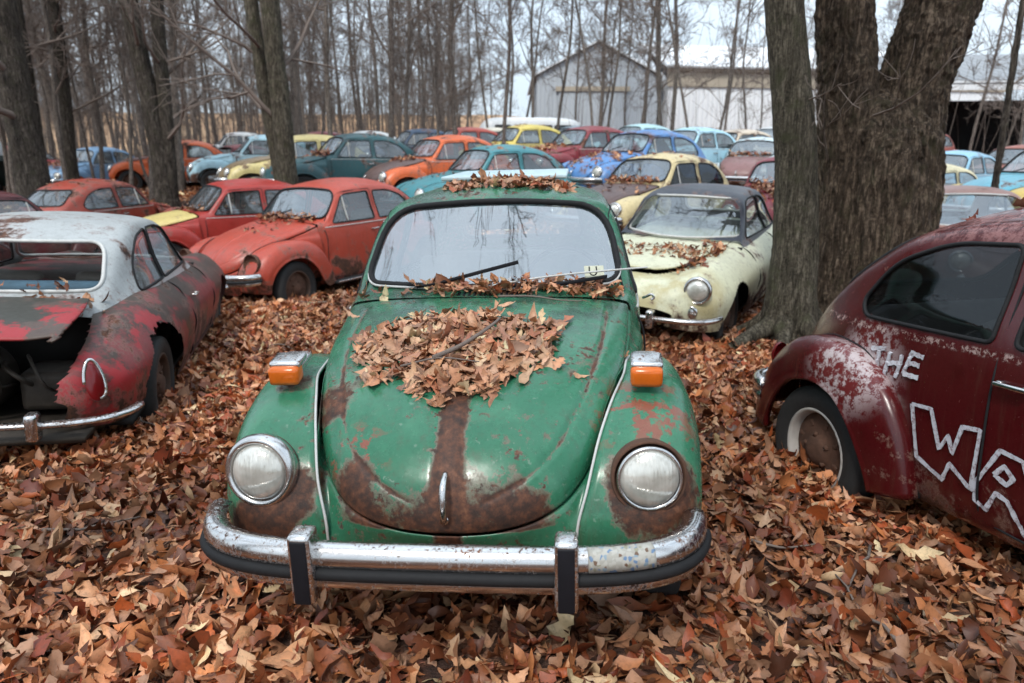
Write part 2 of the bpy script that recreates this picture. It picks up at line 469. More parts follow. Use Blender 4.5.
def bark_mat(name, dark, light, moss=0.0, sc=1.0):
    t = NT(name); tc = t.n('TexCoord'); v = tc.outputs['Object']
    mp = t.n('Mapping', Vector=v); mp.inputs['Scale'].default_value = (1, 1, .16)
    a = t.noise(mp, 30. * sc, 9, .75, .9); b = t.noise(v, 3.5, 5); v2 = t.noise(v, 45. * sc, 5, .7)
    rd = t.math('SUBTRACT', 1.0, t.math('MULTIPLY', t.math('ABSOLUTE', t.math('SUBTRACT', t.noise(mp, 22. * sc, 3, .5, .5).outputs[0], .5)), 4.0), clamp=True)
    x = t.math('ADD', t.math('MULTIPLY', a.outputs[0], .62), t.math('MULTIPLY', v2.outputs[0], .30))
    x = t.math('SUBTRACT', x, t.math('MULTIPLY', t.math('POWER', rd, 3.0), .10))
    c = t.ramp(x, [(.32, tuple(k * .25 for k in dark)), (.43, dark), (.56, light), (.68, tuple(min(1, k * 1.5) for k in light))]).outputs[0]
    c = t.mix(t.math('MULTIPLY', t.step(b.outputs[0], .45, .7), .45), c, tuple(k * .6 for k in dark))
    if moss:
        g = t.math('MULTIPLY', t.step(t.noise(v, 7., 6, .7).outputs[0], .5, .68), moss)
        c = t.mix(g, c, (.045, .05, .022))
    bs = t.bsdf(Base_Color=c, Roughness=.9); bs.inputs['Specular IOR Level'].default_value = .2
    t.put(bs.inputs['Normal'], t.bump(x, .9, .03))
    return t.m

def ground_mat():
    t = NT('leaf_litter'); tc = t.n('TexCoord'); v = tc.outputs['Object']
    w = t.n('VectorMath', {'operation': 'ADD'}, _0=v, _1=t.n('VectorMath', {'operation': 'SCALE'}, _0=t.noise(v, 9., 3).outputs['Color'], Scale=.12).outputs[0])
    vo = t.n('TexVoronoi', Vector=w.outputs[0], Scale=13.); n = t.noise(v, .6, 5); n3 = t.noise(v, 60., 4)
    sp = t.n('SeparateColor', Color=vo.outputs['Color'])
    c = t.ramp(sp.outputs[0], [(.0, (.04, .016, .009)), (.3, (.12, .045, .022)), (.55, (.19, .078, .04)), (.8, (.27, .135, .08)), (1., (.14, .032, .014))]).outputs[0]
    c = t.mix(t.math('MULTIPLY', t.step(vo.outputs['Distance'], .35, .8), .8), c, (.02, .010, .007))
    c = t.mix(t.math('MULTIPLY', t.step(n.outputs[0], .55, .72), .35), c, (.05, .055, .02))
    b = t.bsdf(Base_Color=c, Roughness=.85)
    t.put(b.inputs['Normal'], t.bump(t.math('ADD', sp.outputs[1], n3.outputs[0]), .8, .03))
    return t.m

M = {}
M['paint'] = car_paint('weathered_car_paint')
M['green'] = car_paint('weathered_green_paint', green_extra, .22, .20, .11)
M['maroon'] = car_paint('weathered_maroon_paint', maroon_extra, .20, .03, .06, .25)
M['ghia_red'] = car_paint('peeling_red_paint', ghia_red_extra, .45, .25)
M['cream'] = car_paint('stained_cream_paint', cream_extra, .42, .12)
M['chrome'] = chrome_mat(); M['bright'] = chrome_mat('dull_bright_chrome', .68)
M['glass'] = glass_mat('dusty_glass', (.62, .67, .68), .14, .08, (.30, .33, .34))
M['screen'] = glass_mat('hazy_windscreen_glass', (.78, .83, .84), .12, .155, (.32, .38, .42))
M['dark_glass'] = glass_mat('dim_window_glass', (.25, .27, .28), .04, .0, (.10, .10, .10), .35)
M['hero_screen'] = glass_mat('reflecting_windscreen_glass', (.78, .83, .84), .12, .26, (.36, .42, .46))
M['lens'] = lens_mat()
M['rubber'] = simple('old_black_rubber', (.014, .014, .015), .7, 0, .35, 30., .15, .25)
M['pad'] = simple('black_bumper_pad', (.008, .008, .011), .6, 0, .3, 30., .1, .25)
M['tyre'] = simple('tyre_rubber', (.02, .02, .02), .8, 0, .4, 40., .2)
M['rim'] = simple('rusted_rim', (.085, .05, .035), .75, 0, .6, 14., .3)
M['rim_white'] = simple('chipped_cream_rim', (.42, .39, .36), .6, 0, .35, 16., .2)
M['amber'] = simple('amber_lens', (.62, .13, .012), .18, 0, .25, 20.)
M['tail_red'] = simple('red_tail_lens', (.16, .006, .008), .2, 0, .3, 20.)
M['seat'] = simple('cracked_seat_vinyl', (.20, .185, .16), .7, 0, .35, 12.)
M['blue_cloth'] = simple('blue_seat_cover', (.04, .085, .12), .8, 0, .6, 9.)
M['engine'] = simple('oily_engine_metal', (.045, .036, .028), .6, .3, .7, 16., .3)
M['dash'] = simple('dark_interior', (.014, .013, .012), .8, 0, .4, 9.)
M['rust'] = simple('bare_rust', (.085, .04, .024), .9, 0, .6, 22., .4)
M['white_paint'] = simple('brushed_white_paint', (.62, .62, .64), .7, 0, .25, 40., .2)
M['trim'] = simple('dull_white_trim', (.50, .50, .48), .45, 0, .3, 25.)
M['leaf'] = leaf_mat()
M['bark_big'] = bark_mat('ridged_bark', (.060, .043, .030), (.21, .16, .118), .3, .9)
M['bark'] = bark_mat('grey_brown_bark', (.072, .062, .045), (.18, .16, .125), .5, 1.2)
M['bark_dark'] = bark_mat('dark_furrowed_bark', (.052, .043, .035), (.14, .12, .10), .3, 1.)
M['bark_thin'] = bark_mat('haze_paled_bark', (.155, .130, .112), (.33, .285, .255), .1, 2.)  # bark colour lightened to stand in for haze over the wood
M['twig'] = simple('bare_twig', (.15, .118, .10), .9, 0, .4, 3.)
M['ground'] = ground_mat()
# ------------------------------------------------------------------ cars
# car space: nose towards -y, origin between the axles on the ground; s = y + 2 counts from the front bumper
ST = lambda s: s - 2.0

def mirror(V, F):
    V = np.array(V, float); V[:, 0] *= -1
    return V, [list(f)[::-1] for f in F]

def net_grid(keys, rows, nu, nv, half=True):
    """rows: list of (t, [(x,y,z)...]) control sections -> grid of points (nu, nv, 3), mirrored about x=0 when half"""
    t = np.array([r[0] for r in rows]); P = np.array([r[1] for r in rows], float)
    tq = np.linspace(t[0], t[-1], nu)
    G = np.stack([pchip(t, P[:, k], tq) for k in range(P.shape[1])], 1)
    out = []
    for g in G:
        if half:
            m = g[1:][::-1].copy(); m[:, 0] *= -1; g = np.concatenate([m, g])
        out.append(catmull(g, nv))
    return np.array(out)

def beetle_shell(nu=190, nv=131):
    s_ = [1.28, 1.40, 1.50, 1.60, 1.72, 1.82, 2.0, 2.3, 2.6, 2.9, 3.15, 3.4, 3.6, 3.75, 3.85, 3.90]
    z0 = [1.015, 1.045, 1.155, 1.27, 1.40, 1.445, 1.478, 1.50, 1.487, 1.427, 1.325, 1.165, .99, .82, .64, .46]
    zr = [.985, 1.005, 1.10, 1.212, 1.322, 1.358, 1.382, 1.395, 1.378, 1.32, 1.20, 1.04, .87, .70, .54, .40]
    wr = [.59, .600, .592, .574, .544, .530, .520, .516, .514, .522, .51, .485, .445, .38, .31, .26]
    zb = [.955, .955, .955, .955, .955, .955, .955, .95, .945, .935, .92, .86, .75, .60, .47, .36]
    wb = [.605, .64, .65, .655, .66, .662, .664, .664, .658, .642, .612, .56, .49, .42, .34, .29]
    wm = [.62, .66, .668, .673, .678, .68, .682, .682, .678, .665, .635, .58, .50, .43, .345, .29]
    ws = [.60, .63, .64, .645, .65, .65, .65, .65, .65, .64, .62, .57, .49, .42, .33, .28]
    d1 = [.08, .06, .06, .07, .10, .14, .18, .19, .15, .15, .15, .15, .15, .15, .15, .15]
    d2 = [.40, .30, .28, .30, .40, .50, .57, .58, .57, .50, .48, .48, .48, .48, .48, .48]
    rows = []
    for i, s in enumerate(s_):
        h = z0[i] - zr[i]; y = ST(s)
        zm = max(.62, 0) if s < 3.5 else .8 * zb[i]
        zs = .28 if s < 3.6 else .30
        zm = min(zm, (zb[i] + zs) / 2 + .12)
        bow = .035 * (1 if s < 1.75 else 0)          # the screen wraps back a little towards the pillars
        rows.append((s, [(0, y, z0[i]), (.45 * wr[i], y + bow * .2, z0[i] - d1[i] * h), (.80 * wr[i], y + bow * .7, z0[i] - d2[i] * h), (wr[i], y + bow, zr[i]),
                         (wb[i] * .5 + wr[i] * .5 + .004, y + bow, (zr[i] + zb[i]) / 2), (wb[i], y + bow * .6, zb[i]), (wm[i], y, zm), (ws[i], y, zs), (ws[i] - .06, y, zs - .03)]))
    # parametrise by arc length of the centre line so the tail is well covered
    arc = np.concatenate([[0], np.cumsum(np.hypot(np.diff(s_), np.diff(z0)))])
    rows = [(a, r[1]) for a, r in zip(arc, rows)]
    return net_grid(None, rows, nu, nv)

HOOD_P = np.array([(.185, .515), (.190, .56), (.212, .63), (.262, .70), (.345, .77), (.47, .84), (.65, .905), (.86, .955), (1.07, .99), (1.285, 1.012)])
HOOD_E = np.array([(.188, .03, .512), (.197, .11, .514), (.220, .225, .530), (.275, .330, .566), (.375, .412, .635), (.515, .470, .732), (.69, .518, .812), (.885, .556, .868), (1.08, .578, .912), (1.29, .594, .966)])

def hood_grid(nu=140, nv=141, with_crease=False):
    t = np.concatenate([[0], np.cumsum(np.hypot(np.diff(HOOD_P[:, 0]), np.diff(HOOD_P[:, 1])))])
    tq = np.linspace(0, t[-1], nu); P = pchip(t, HOOD_P, tq); Ed = pchip(t, HOOD_E, tq)
    a = np.linspace(-1, 1, nv); G = np.zeros((nu, nv, 3)); K = np.zeros((nu, nv))
    for i in range(nu):
        w = Ed[i, 1]; ph = np.abs(a) * np.pi / 2
        x = w * np.sin(ph) ** .88; k = 1 - np.cos(ph) ** .76
        ds = Ed[i, 0] - P[i, 0]; dz = Ed[i, 2] - P[i, 1]
        G[i, :, 0] = x * np.sign(a); G[i, :, 1] = ST(P[i, 0] + ds * k); G[i, :, 2] = P[i, 1] + dz * k
        # pressed creases: a raised rib down the middle and a groove parallel to the edge
        f = min(1, i / (nu * .12)) * min(1, (nu - 1 - i) / (nu * .10))
        rib = np.clip(1 - np.abs(np.abs(G[i, :, 0]) - .040) / .010, 0, 1) * -.0055 + np.clip(1 - np.abs(G[i, :, 0]) / .034, 0, 1) ** .6 * .006
        gr = np.exp(-((np.abs(G[i, :, 0]) - (w - .085)) / .011) ** 2) * -.007 * (w > .2)
        d = f * (rib + gr); K[i] = f * np.exp(-((np.abs(G[i, :, 0]) - (w - .085)) / .007) ** 2) * (w > .2)
        nz = .55 if i < nu * .35 else .95
        G[i, :, 2] += d * nz; G[i, :, 1] -= d * (1 - nz)
    return (G, K) if with_crease else G

def panel_mesh(name, G, mat, thick=.012, crease=None):
    """single grid panel with folded edges (an inner skin, so that it has thickness)"""
    nu, nv = G.shape[:2]; V = G.reshape(-1, 3); F = grid_faces(nu, nv)
    me = make_mesh(name, V, F, mat)
    if crease is not None: me.attributes.new('crease', 'FLOAT', 'POINT').data.foreach_set('value', np.asarray(crease, np.float32).ravel())
    bm = bmesh.new(); bm.from_mesh(me)
    bmesh.ops.recalc_face_normals(bm, faces=bm.faces)
    bm.normal_update()
    if sum(f.normal.z * f.calc_area() for f in bm.faces) < 0: bmesh.ops.reverse_faces(bm, faces=bm.faces[:])
    bmesh.ops.solidify(bm, geom=bm.faces[:], thickness=thick)
    bm.to_mesh(me); bm.free()
    me.polygons.foreach_set('use_smooth', np.ones(len(me.polygons), bool)); me.update()
    return me

def fender_grid(I, O, nu, nv, bump=.018, pa=.80, pb=.72, lip=True):
    I = np.asarray(I, float); O = np.asarray(O, float)     # rows (s, z, x)
    t = np.concatenate([[0], np.cumsum(np.linalg.norm(np.diff(I, axis=0), axis=1))]); tq = np.linspace(0, t[-1], nu)
    t2 = t
    Iq = pchip(t, I, tq); Oq = pchip(t2, O, tq); G = np.zeros((nu, nv + (3 if lip else 0), 3))
    v = np.linspace(0, 1, nv)
    for i in range(nu):
        ph = v * np.pi / 2; fx = np.sin(ph) ** pa; fr = 1 - np.cos(ph) ** pb
        s = Iq[i, 0] + (Oq[i, 0] - Iq[i, 0]) * fr; z = Iq[i, 1] + (Oq[i, 1] - Iq[i, 1]) * fr
        x = Iq[i, 2] + (Oq[i, 2] - Iq[i, 2]) * fx
        d = np.array([Iq[i, 0] - Oq[i, 0], Iq[i, 1] - Oq[i, 1]]); d /= np.linalg.norm(d) + 1e-6
        b = bump * np.sin(np.pi * np.clip(v * 1.25, 0, 1)) ** 1.2
        G[i, :nv, 0] = x; G[i, :nv, 1] = ST(s + d[0] * b); G[i, :nv, 2] = z + d[1] * b
        if lip:
            e = G[i, nv - 1].copy()
            for k, (dx, dr) in enumerate([(.006, -.008), (.0, -.018), (-.03, -.012)]):
                G[i, nv + k] = e + np.array([dx, d[0] * dr, d[1] * dr])
    return G

FF_I = [(.27, .32, .375), (.245, .48, .375), (.285, .61, .405), (.40, .735, .445), (.55, .81, .492), (.70, .845, .535), (.86, .85, .555), (1.02, .83, .595), (1.16, .765, .63), (1.28, .64, .650), (1.37, .46, .655), (1.42, .28, .655)]
FF_O = [(.40, .30, .72), (.40, .39, .745), (.43, .49, .765), (.515, .59, .775), (.63, .65, .78), (.75, .672, .78), (.87, .665, .78), (.985, .615, .78), (1.085, .525, .78), (1.16, .41, .775), (1.22, .31, .77), (1.29, .255, .76)]
RF_I = [(2.62, .28, .655), (2.66, .48, .66), (2.75, .66, .66), (2.90, .785, .65), (3.06, .845, .635), (3.23, .86, .61), (3.40, .83, .575), (3.56, .75, .525), (3.70, .62, .46), (3.80, .48, .40), (3.84, .36, .37)]
RF_O = [(2.78, .255, .765), (2.80, .33, .775), (2.855, .445, .785), (2.94, .56, .79), (3.05, .645, .79), (3.19, .675, .79), (3.34, .645, .785), (3.46, .565, .775), (3.545, .46, .765), (3.60, .37, .75), (3.62, .30, .74)]

DOOR = round_poly([(1.395, .315, .03), (1.385, .955, .02), (1.48, 1.055, .03), (1.725, 1.325, .06), (1.83, 1.352, .05), (2.325, 1.366, .04), (2.335, .315, .03)])
W_DOOR = round_poly([(1.525, .985, .03), (1.765, 1.290, .05), (1.86, 1.320, .05), (2.275, 1.334, .04), (2.275, .985, .03)])
W_QUART = round_poly([(2.37, .985, .03), (2.37, 1.334, .04), (2.68, 1.330, .10), (2.97, 1.232, .14), (3.12, 1.05, .09), (3.06, .985, .05)])
W_SCREEN = round_poly([(-.578, 1.052, .08), (-.515, 1.366, .17), (0, 1.404, .3), (.515, 1.366, .17), (.578, 1.052, .08), (0, 1.040, .3)])
W_REAR = round_poly([(-.43, 1.07, .07), (-.385, 1.325, .07), (.385, 1.325, .07), (.43, 1.07, .07)])
LID = round_poly([(-.30, .45, .08), (-.43, .92, .10), (-.36, .985, .08), (.36, .985, .08), (.43, .92, .10), (.30, .45, .08)])
side = lambda P: np.stack([P[:, 0] - 2.0, P[:, 1]], 1)       # (s, z) -> (y, z)

def strip_meshes(n, frames, r):
    b = MB()
    for P in frames: b.tube(P, r, 8, closed=True)
    return b

def wheel_meshes():
    ang = Matrix.Rotation(R(90), 4, 'Y')
    tyre = MB().lathe([(.20, -.055), (.225, -.068), (.27, -.075), (.305, -.066), (.318, -.050), (.320, 0), (.318, .050), (.305, .066), (.27, .075), (.225, .068), (.20, .055)], 40, ang)
    for k in range(5): pass
    rim = MB().lathe([(.205, -.052), (.212, -.06), (.20, -.064), (.185, -.05), (.18, .0), (.19, .05), (.20, .064), (.212, .06), (.205, .052)], 36, ang)
    disc = MB().lathe([(.185, .012), (.15, .028), (.12, .035), (.085, .03), (.07, .05), (.055, .062), (.03, .066), (.0, .067)], 36, ang)
    for k in range(8):
        a = k * math.pi / 4
        disc.box((.034, .135 * math.cos(a), .135 * math.sin(a)), (.006, .02, .034), (a + R(90), 0, 0), .002)
    for k in range(5):
        a = k * 2 * math.pi / 5
        disc.lathe([(.012, 0), (.012, .014), (0, .016)], 8, Matrix.Translation((.04, .105 * math.cos(a) * .75, .105 * math.sin(a) * .75)) @ ang)
    return tyre.mesh('tyre', M['tyre']), rim.mesh('rim', M['rim']), disc.mesh('wheel_disc', M['rust'])

B = {}
def build_beetle_meshes():
    G = beetle_shell(); nu, nv = G.shape[:2]; V = G.reshape(-1, 3); F = grid_faces(nu, nv); S0 = V.copy()
    F = F[:, ::-1]
    out = {}
    # screens
    mf = lambda P: (P[:, 1] < ST(2.05)) & (P[:, 2] > 1.0) & (np.abs(P[:, 0]) < .64)
    mr = lambda P: (P[:, 1] > ST(2.9)) & (P[:, 2] > .9)
    ml = lambda P: (P[:, 1] > ST(3.2))
    ax_f = [0, 2]; ax_s = [1, 2]
    f_scr = surf_fit(S0, ax_f, 1, W_SCREEN, mf, 2); f_rear = surf_fit(S0, ax_f, 1, W_REAR, mr, 4)
    V, F, _ = cut(V, F, W_SCREEN, ax_f, mf); V, F, _ = cut(V, F, W_REAR, ax_f, mr)
    V, F, Flid = cut(V, F, LID, ax_f, ml)
    b = MB(); b.add(*pane(W_SCREEN, f_scr, ax_f, 1, .006)); out['windshield'] = b.mesh('windshield', M['screen'])
    b = MB(); b.add(*pane(W_REAR, f_rear, ax_f, 1, -.006)); out['rear_window'] = b.mesh('rear_window', M['glass'])
    out['windshield_seal'] = strip_meshes(0, [on_surf(W_SCREEN, f_scr, ax_f, 1, -.002)], .014).mesh('windshield_seal', M['rubber'])
    ins = W_SCREEN * np.array([1.012, 1.0]); ins[:, 1] = (W_SCREEN[:, 1] - 1.21) * 1.045 + 1.21
    out['windshield_trim'] = strip_meshes(0, [on_surf(ins, f_scr, ax_f, 1, -.010)], .0055).mesh('windshield_trim', M['trim'])
    out['rear_seal'] = strip_meshes(0, [on_surf(W_REAR, f_rear, ax_f, 1, .002)], .014).mesh('window_seal', M['rubber'])
    Vl, Fl = compact(V, Flid); out['engine_lid'] = make_mesh('engine_lid', Vl, Fl, M['paint'])
    f_lid = surf_fit(S0, ax_f, 1, LID, ml, 4)
    out['lid_seam'] = strip_meshes(0, [on_surf(LID, f_lid, ax_f, 1, .001)], .004).mesh('lid_seam', M['rubber'])
    # sides
    for sg, nm in ((1, 'l'), (-1, 'r')):
        ms = (lambda P: (P[:, 0] * sg > .40))
        D, WD, WQ = side(DOOR), side(W_DOOR), side(W_QUART)
        fd = surf_fit(S0, ax_s, 0, WD, ms, 4); fq = surf_fit(S0, ax_s, 0, WQ, ms, 4); fD = surf_fit(S0, ax_s, 0, D, ms, 6, .02)
        V, F, _ = cut(V, F, WD, ax_s, ms); V, F, _ = cut(V, F, WQ, ax_s, ms)
        V, F, Fd = cut(V, F, D, ax_s, ms)
        Vd, Fdd = compact(V, Fd); dm = MB(); dm.add(Vd, Fdd.tolist())
        out['door_' + nm] = dm.mesh('door', M['paint'])
        sm = MB(); P = on_surf(D, fD, ax_s, 0, .0); sm.tube(P, .0045, 6, closed=True); out['door_seam_' + nm] = sm.mesh('door_seam', M['rubber'])
        b = MB(); b.add(*pane(WD, fd, ax_s, 0, -.006 * sg)); out['dglass_' + nm] = b.mesh('door_window', M['glass'])
        b = MB(); b.add(*pane(WQ, fq, ax_s, 0, -.006 * sg)); out['qglass_' + nm] = b.mesh('quarter_window', M['glass'])
        b = strip_meshes(0, [on_surf(WD, fd, ax_s, 0, .001 * sg), on_surf(WQ, fq, ax_s, 0, .001 * sg)], .009)
        out['wseal_' + nm] = b.mesh('window_seal', M['rubber'])
        vz = np.linspace(.99, 1.305, 8); vy = np.full(8, ST(1.79)); Pv = np.stack([vy, vz], 1)
        b = MB(); q = np.zeros((8, 3)); q[:, 1:] = Pv; q[:, 0] = fd(Pv); b.tube(q, .009, 6); out['vent_' + nm] = b.mesh('vent_window_bar', M['trim'])
        # belt moulding
        zz = np.linspace(1.40, 2.95, 30); Pm = np.stack([zz - 2, np.full(30, .945)], 1); 
        my = (S0[:, 0] * sg > .4); xs = np.array([S0[my][np.argmin(((S0[my][:, 1:] - p) ** 2).sum(1)), 0] for p in Pm]) + .002 * sg
        b = MB(); b.tube(np.stack([xs, Pm[:, 0], Pm[:, 1]], 1), .006, 6); out['mould_' + nm] = b.mesh('belt_trim', M['trim'])
        xh = .684
        b = MB(); b.box((sg * (xh + .018), ST(2.24), .855), (.018, .13, .018), None, .006); b.box((sg * xh, ST(2.29), .855), (.03, .022, .022), None, .005); b.box((sg * xh, ST(2.19), .855), (.03, .02, .02), None, .005)
        out['handle_' + nm] = b.mesh('handle', M['chrome'])
    Vb, Fb = compact(V, F)
    # front body under the hood: from the hood edge down between the fenders
    t = np.concatenate([[0], np.cumsum(np.linalg.norm(np.diff(HOOD_E, axis=0), axis=1))]); tq = np.linspace(0, t[-1], 60); Ed = pchip(t, HOOD_E, tq)
    JK = np.array([(.262, .36, .03), (.262, .36, .22), (.250, .44, .385), (.285, .61, .415), (.40, .735, .44), (.55, .81, .475), (.70, .845, .515), (.86, .85, .555), (1.02, .845, .595), (1.16, .84, .63), (1.29, .84, .650)])
    tj = np.concatenate([[0], np.cumsum(np.linalg.norm(np.diff(JK, axis=0), axis=1))]); Jq = pchip(tj / tj[-1] * t[-1], JK, tq)
    rows = []
    for i in range(60):
        s, x, z = Ed[i]; u = i / 59; J = Jq[i]; E0 = np.array([x + .004, s + .006, z - .012]); J0 = np.array([J[2], J[0], J[1]])
        mid = lambda a, d: tuple(E0 * (1 - a) + J0 * a + np.array([0, .0, -d]))
        rows.append([(x * .93, s + .02, z - .022), tuple(E0), mid(.35, .006), mid(.7, .006), (J0[0] + .004, J0[1], J0[2] - .002), (J0[0] + .012, J0[1] + .05, min(J0[2] - .10, .36))])
    Gf = np.array(rows)[:, :, [0, 1, 2]]; Gf[:, :, 1] -= 2.0
    Gf = np.array([catmull(g, 18) for g in Gf])
    full = np.concatenate([(Gf * np.array([-1, 1, 1]))[::-1], Gf]); Ff = grid_faces(*full.shape[:2])
    b = MB(); b.add(Vb, Fb.tolist()); b.add(full.reshape(-1, 3), Ff.tolist())
    b.add([(-.40, ST(.30), .36), (.40, ST(.30), .36), (.40, ST(1.3), .30), (-.40, ST(1.3), .30)], [[0, 1, 2, 3]])
    out['body'] = b.mesh('body', M['paint'])
    # the inside: tub, dashboard, seats
    b = MB(); b.box((0, ST(2.35), .30), (1.2, 2.1, .03)); b.box((0, ST(1.33), .62), (1.14, .03, .62)); b.box((0, ST(3.32), .62), (1.0, .05, .55)); out['floor_pan'] = b.mesh('floor_pan', M['dash'])
    b = MB(); b.box((0, ST(1.47), .93), (1.14, .22, .13), None, .03); out['dashboard'] = b.mesh('dashboard', M['dash'])
    b = MB(); b.box((0, 0, .14), (.48, .50, .15), None, .05); b.box((0, .27, .42), (.46, .13, .56), (R(-14), 0, 0), .05); out['front_seat'] = b.mesh('front_seat', M['seat'])
    b = MB(); b.box((0, ST(2.92), .48), (1.14, .45, .16), None, .05); b.box((0, ST(3.16), .76), (1.12, .12, .50), (R(-20), 0, 0), .05); out['rear_seat'] = b.mesh('rear_seat', M['seat'])
    b = MB(); a = np.linspace(0, 2 * np.pi, 28, endpoint=False); b.tube(np.stack([.19 * np.cos(a), 0 * a, .19 * np.sin(a)], 1), .011, 8, closed=True); b.tube([(0, -.30, -.10), (0, 0, 0)], .018, 8); b.tube([(-.19, 0, 0), (.19, 0, 0)], .010, 6); out['steering_wheel'] = b.mesh('steering_wheel', M['pad'])
    # hood, fenders
    hg_, hc_ = hood_grid(with_crease=True); out['hood'] = panel_mesh('hood', hg_, M['paint'], .012, hc_)
    for nm, I, O in (('ff', FF_I, FF_O), ('rf', RF_I, RF_O)):
        g = fender_grid(I, O, 70, 34); out[nm + '_l'] = panel_mesh('fender', g, M['paint'], .008)
        g2 = g.copy(); g2[:, :, 0] *= -1; out[nm + '_r'] = panel_mesh('fender', g2, M['paint'], .008)
        t = np.linspace(0, 1, len(I)); W = pchip(t, np.array(I), np.linspace(0, 1, 60))
        d = np.zeros((60, 3)); d[:, 0] = W[:, 2] + .004; d[:, 1] = W[:, 0] - 2; d[:, 2] = W[:, 1] + .002
        for sg, k in ((1, '_l'), (-1, '_r')):
            e = d * np.array([sg, 1, 1]); b = MB(); b.tube(e, .0045, 6); out[nm + '_bead' + k] = b.mesh('fender_bead', M['trim'] if nm == 'ff' else M['rubber'])
    # headlight: bucket ring and domed lens, axis along -y
    ax = Matrix.Rotation(R(90), 4, 'X')
    out['lamp_bucket'] = MB().lathe([(.106, -.06), (.112, -.02), (.110, -.004), (.104, -.002), (.098, -.02), (.080, -.045), (.0, -.05)], 40, ax).mesh('headlight', M['rust'])
    out['lamp_ring'] = MB().lathe([(.098, -.06), (.112, -.045), (.116, -.018), (.110, .004), (.100, .011), (.090, .006), (.086, -.008)], 48, ax).mesh('ring', M['bright'])
    out['lens'] = MB().lathe([(.0, .034), (.028, .0325), (.055, .027), (.075, .016), (.087, .002), (.090, -.014), (.07, -.02)], 48, ax).mesh('lens', M['lens'])
    out['lens_rim'] = MB().lathe([(.086, .006), (.092, .010), (.097, .004), (.097, -.012)], 48, ax).mesh('lens_rim', M['bright'])
    # turn signal
    b = MB(); b.box((0, .05, .014), (.076, .13, .03), None, .012); b.box((0, .012, .040), (.086, .085, .022), None, .010); out['signal'] = b.mesh('turn_signal', M['chrome'])
    out['signal_lens'] = MB().box((0, -.022, .012), (.084, .062, .056), None, .014).mesh('amber_lens', M['amber'])
    # bumpers
    def bumper(front=True):
        k = 60; a = np.linspace(-1, 1, k); x = .735 * np.sin(a * np.pi / 2 * .94) / math.sin(np.pi / 2 * .94)
        s = .02 + .26 * np.abs(a) ** 3.4
        P = np.stack([x, ST(s), np.full(k, .498)], 1)
        T = np.gradient(P, axis=0); U = np.stack([T[:, 1], -T[:, 0], 0 * a], 1); U /= np.linalg.norm(U, axis=1)[:, None]
        prof = [(-.045, .052), (-.01, .066), (.012, .058), (.022, .035), (.024, .012), (.014, .002), (.014, -.020), (.022, -.028), (.018, -.055), (-.002, -.068), (-.04, -.060), (-.008, -.05), (-.002, .0), (-.012, .045)]
        V, F = sweep(P, U, prof); V2, F2 = tube(P + U * .019 + np.array([0, 0, -.013]), .0185, 8)
        return V, F, V2, F2, P, U
    V, F, V2, F2, P, U = bumper()
    out['bumper'] = MB().add(V, F).mesh('front_bumper', M['chrome']); out['bumper_strip'] = MB().add(V2, F2).mesh('rubber_strip', M['rubber'])
    b = MB(); b.box((0, 0, 0), (.062, .075, .205), None, .014); out['guard'] = b.mesh('bumper_guard', M['chrome'])
    b = MB(); b.box((0, -.034, -.004), (.044, .014, .186), None, .005); out['guard_pad'] = b.mesh('guard_pad', M['pad'])
    Vr = V * np.array([1, -1, 1]); Vr[:, 1] += -.07; out['rear_bumper'] = MB().add(Vr, [f[::-1] for f in F]).mesh('rear_bumper', M['chrome'])
    # simple older bumper blade for the others
    out['hood_handle'] = MB().tube(catmull([(0, ST(.225) - .002, .685), (0, ST(.205) - .028, .665), (0, ST(.19) - .030, .62), (0, ST(.185) - .024, .575), (0, ST(.18) - .004, .56)], 24), np.concatenate([np.linspace(.008, .012, 12), np.linspace(.012, .010, 12)]), 8).lathe([(.013, 0), (.013, .008), (.0, .010)], 12, Matrix.Translation((0, ST(.178), .560)) @ ax).mesh('hood_handle', M['bright'])
    for sg, k in ((1, '_l'), (-1, '_r')):
        b = MB(); b.box((sg * .728, ST(2.02), .275), (.155, 1.30, .035), None, .012); out['board' + k] = b.mesh('running_board', M['rubber'])
        b = MB(); b.box((sg * .808, ST(2.02), .285), (.008, 1.28, .018), None, .003); out['board_trim' + k] = b.mesh('chrome_strip', M['chrome'])
    # tail lamps
    b = MB(); b.lathe([(.06, -.02), (.06, .005), (.045, .022), (.0, .03)], 24, Matrix.Rotation(R(-90), 4, 'X') @ Matrix.Diagonal((.8, 1.25, 1, 1))); out['tail'] = b.mesh('tail_light', M['tail_red'])
    # wiper
    b = MB(); b.tube([(0, 0, 0), (.10, -.012, .018), (.24, -.008, .045)], [.006, .005, .004], 6); b.box((.30, -.006, .060), (.36, .012, .016), (0, R(-12.5), 0), .003); out['wiper'] = b.mesh('wiper', M['pad'])
    out['tyre'], out['rim'], out['disc'] = wheel_meshes()
    # door mirror
    b = MB(); b.tube([(0, 0, 0), (.05, -.03, .02), (.10, -.03, .05)], .006, 6); b.lathe([(.0, -.012), (.03, -.011), (.045, .0), (.045, .006), (0, .006)], 20, Matrix.Translation((.12, -.03, .06)) @ Matrix.Rotation(R(-90), 4, 'X')); out['mirror'] = b.mesh('mirror', M['chrome'])
    return out

def paint_props(o, col, rust, seed):
    o.color = (*col, 1); o['rust'] = float(rust); o['seed'] = float(seed)

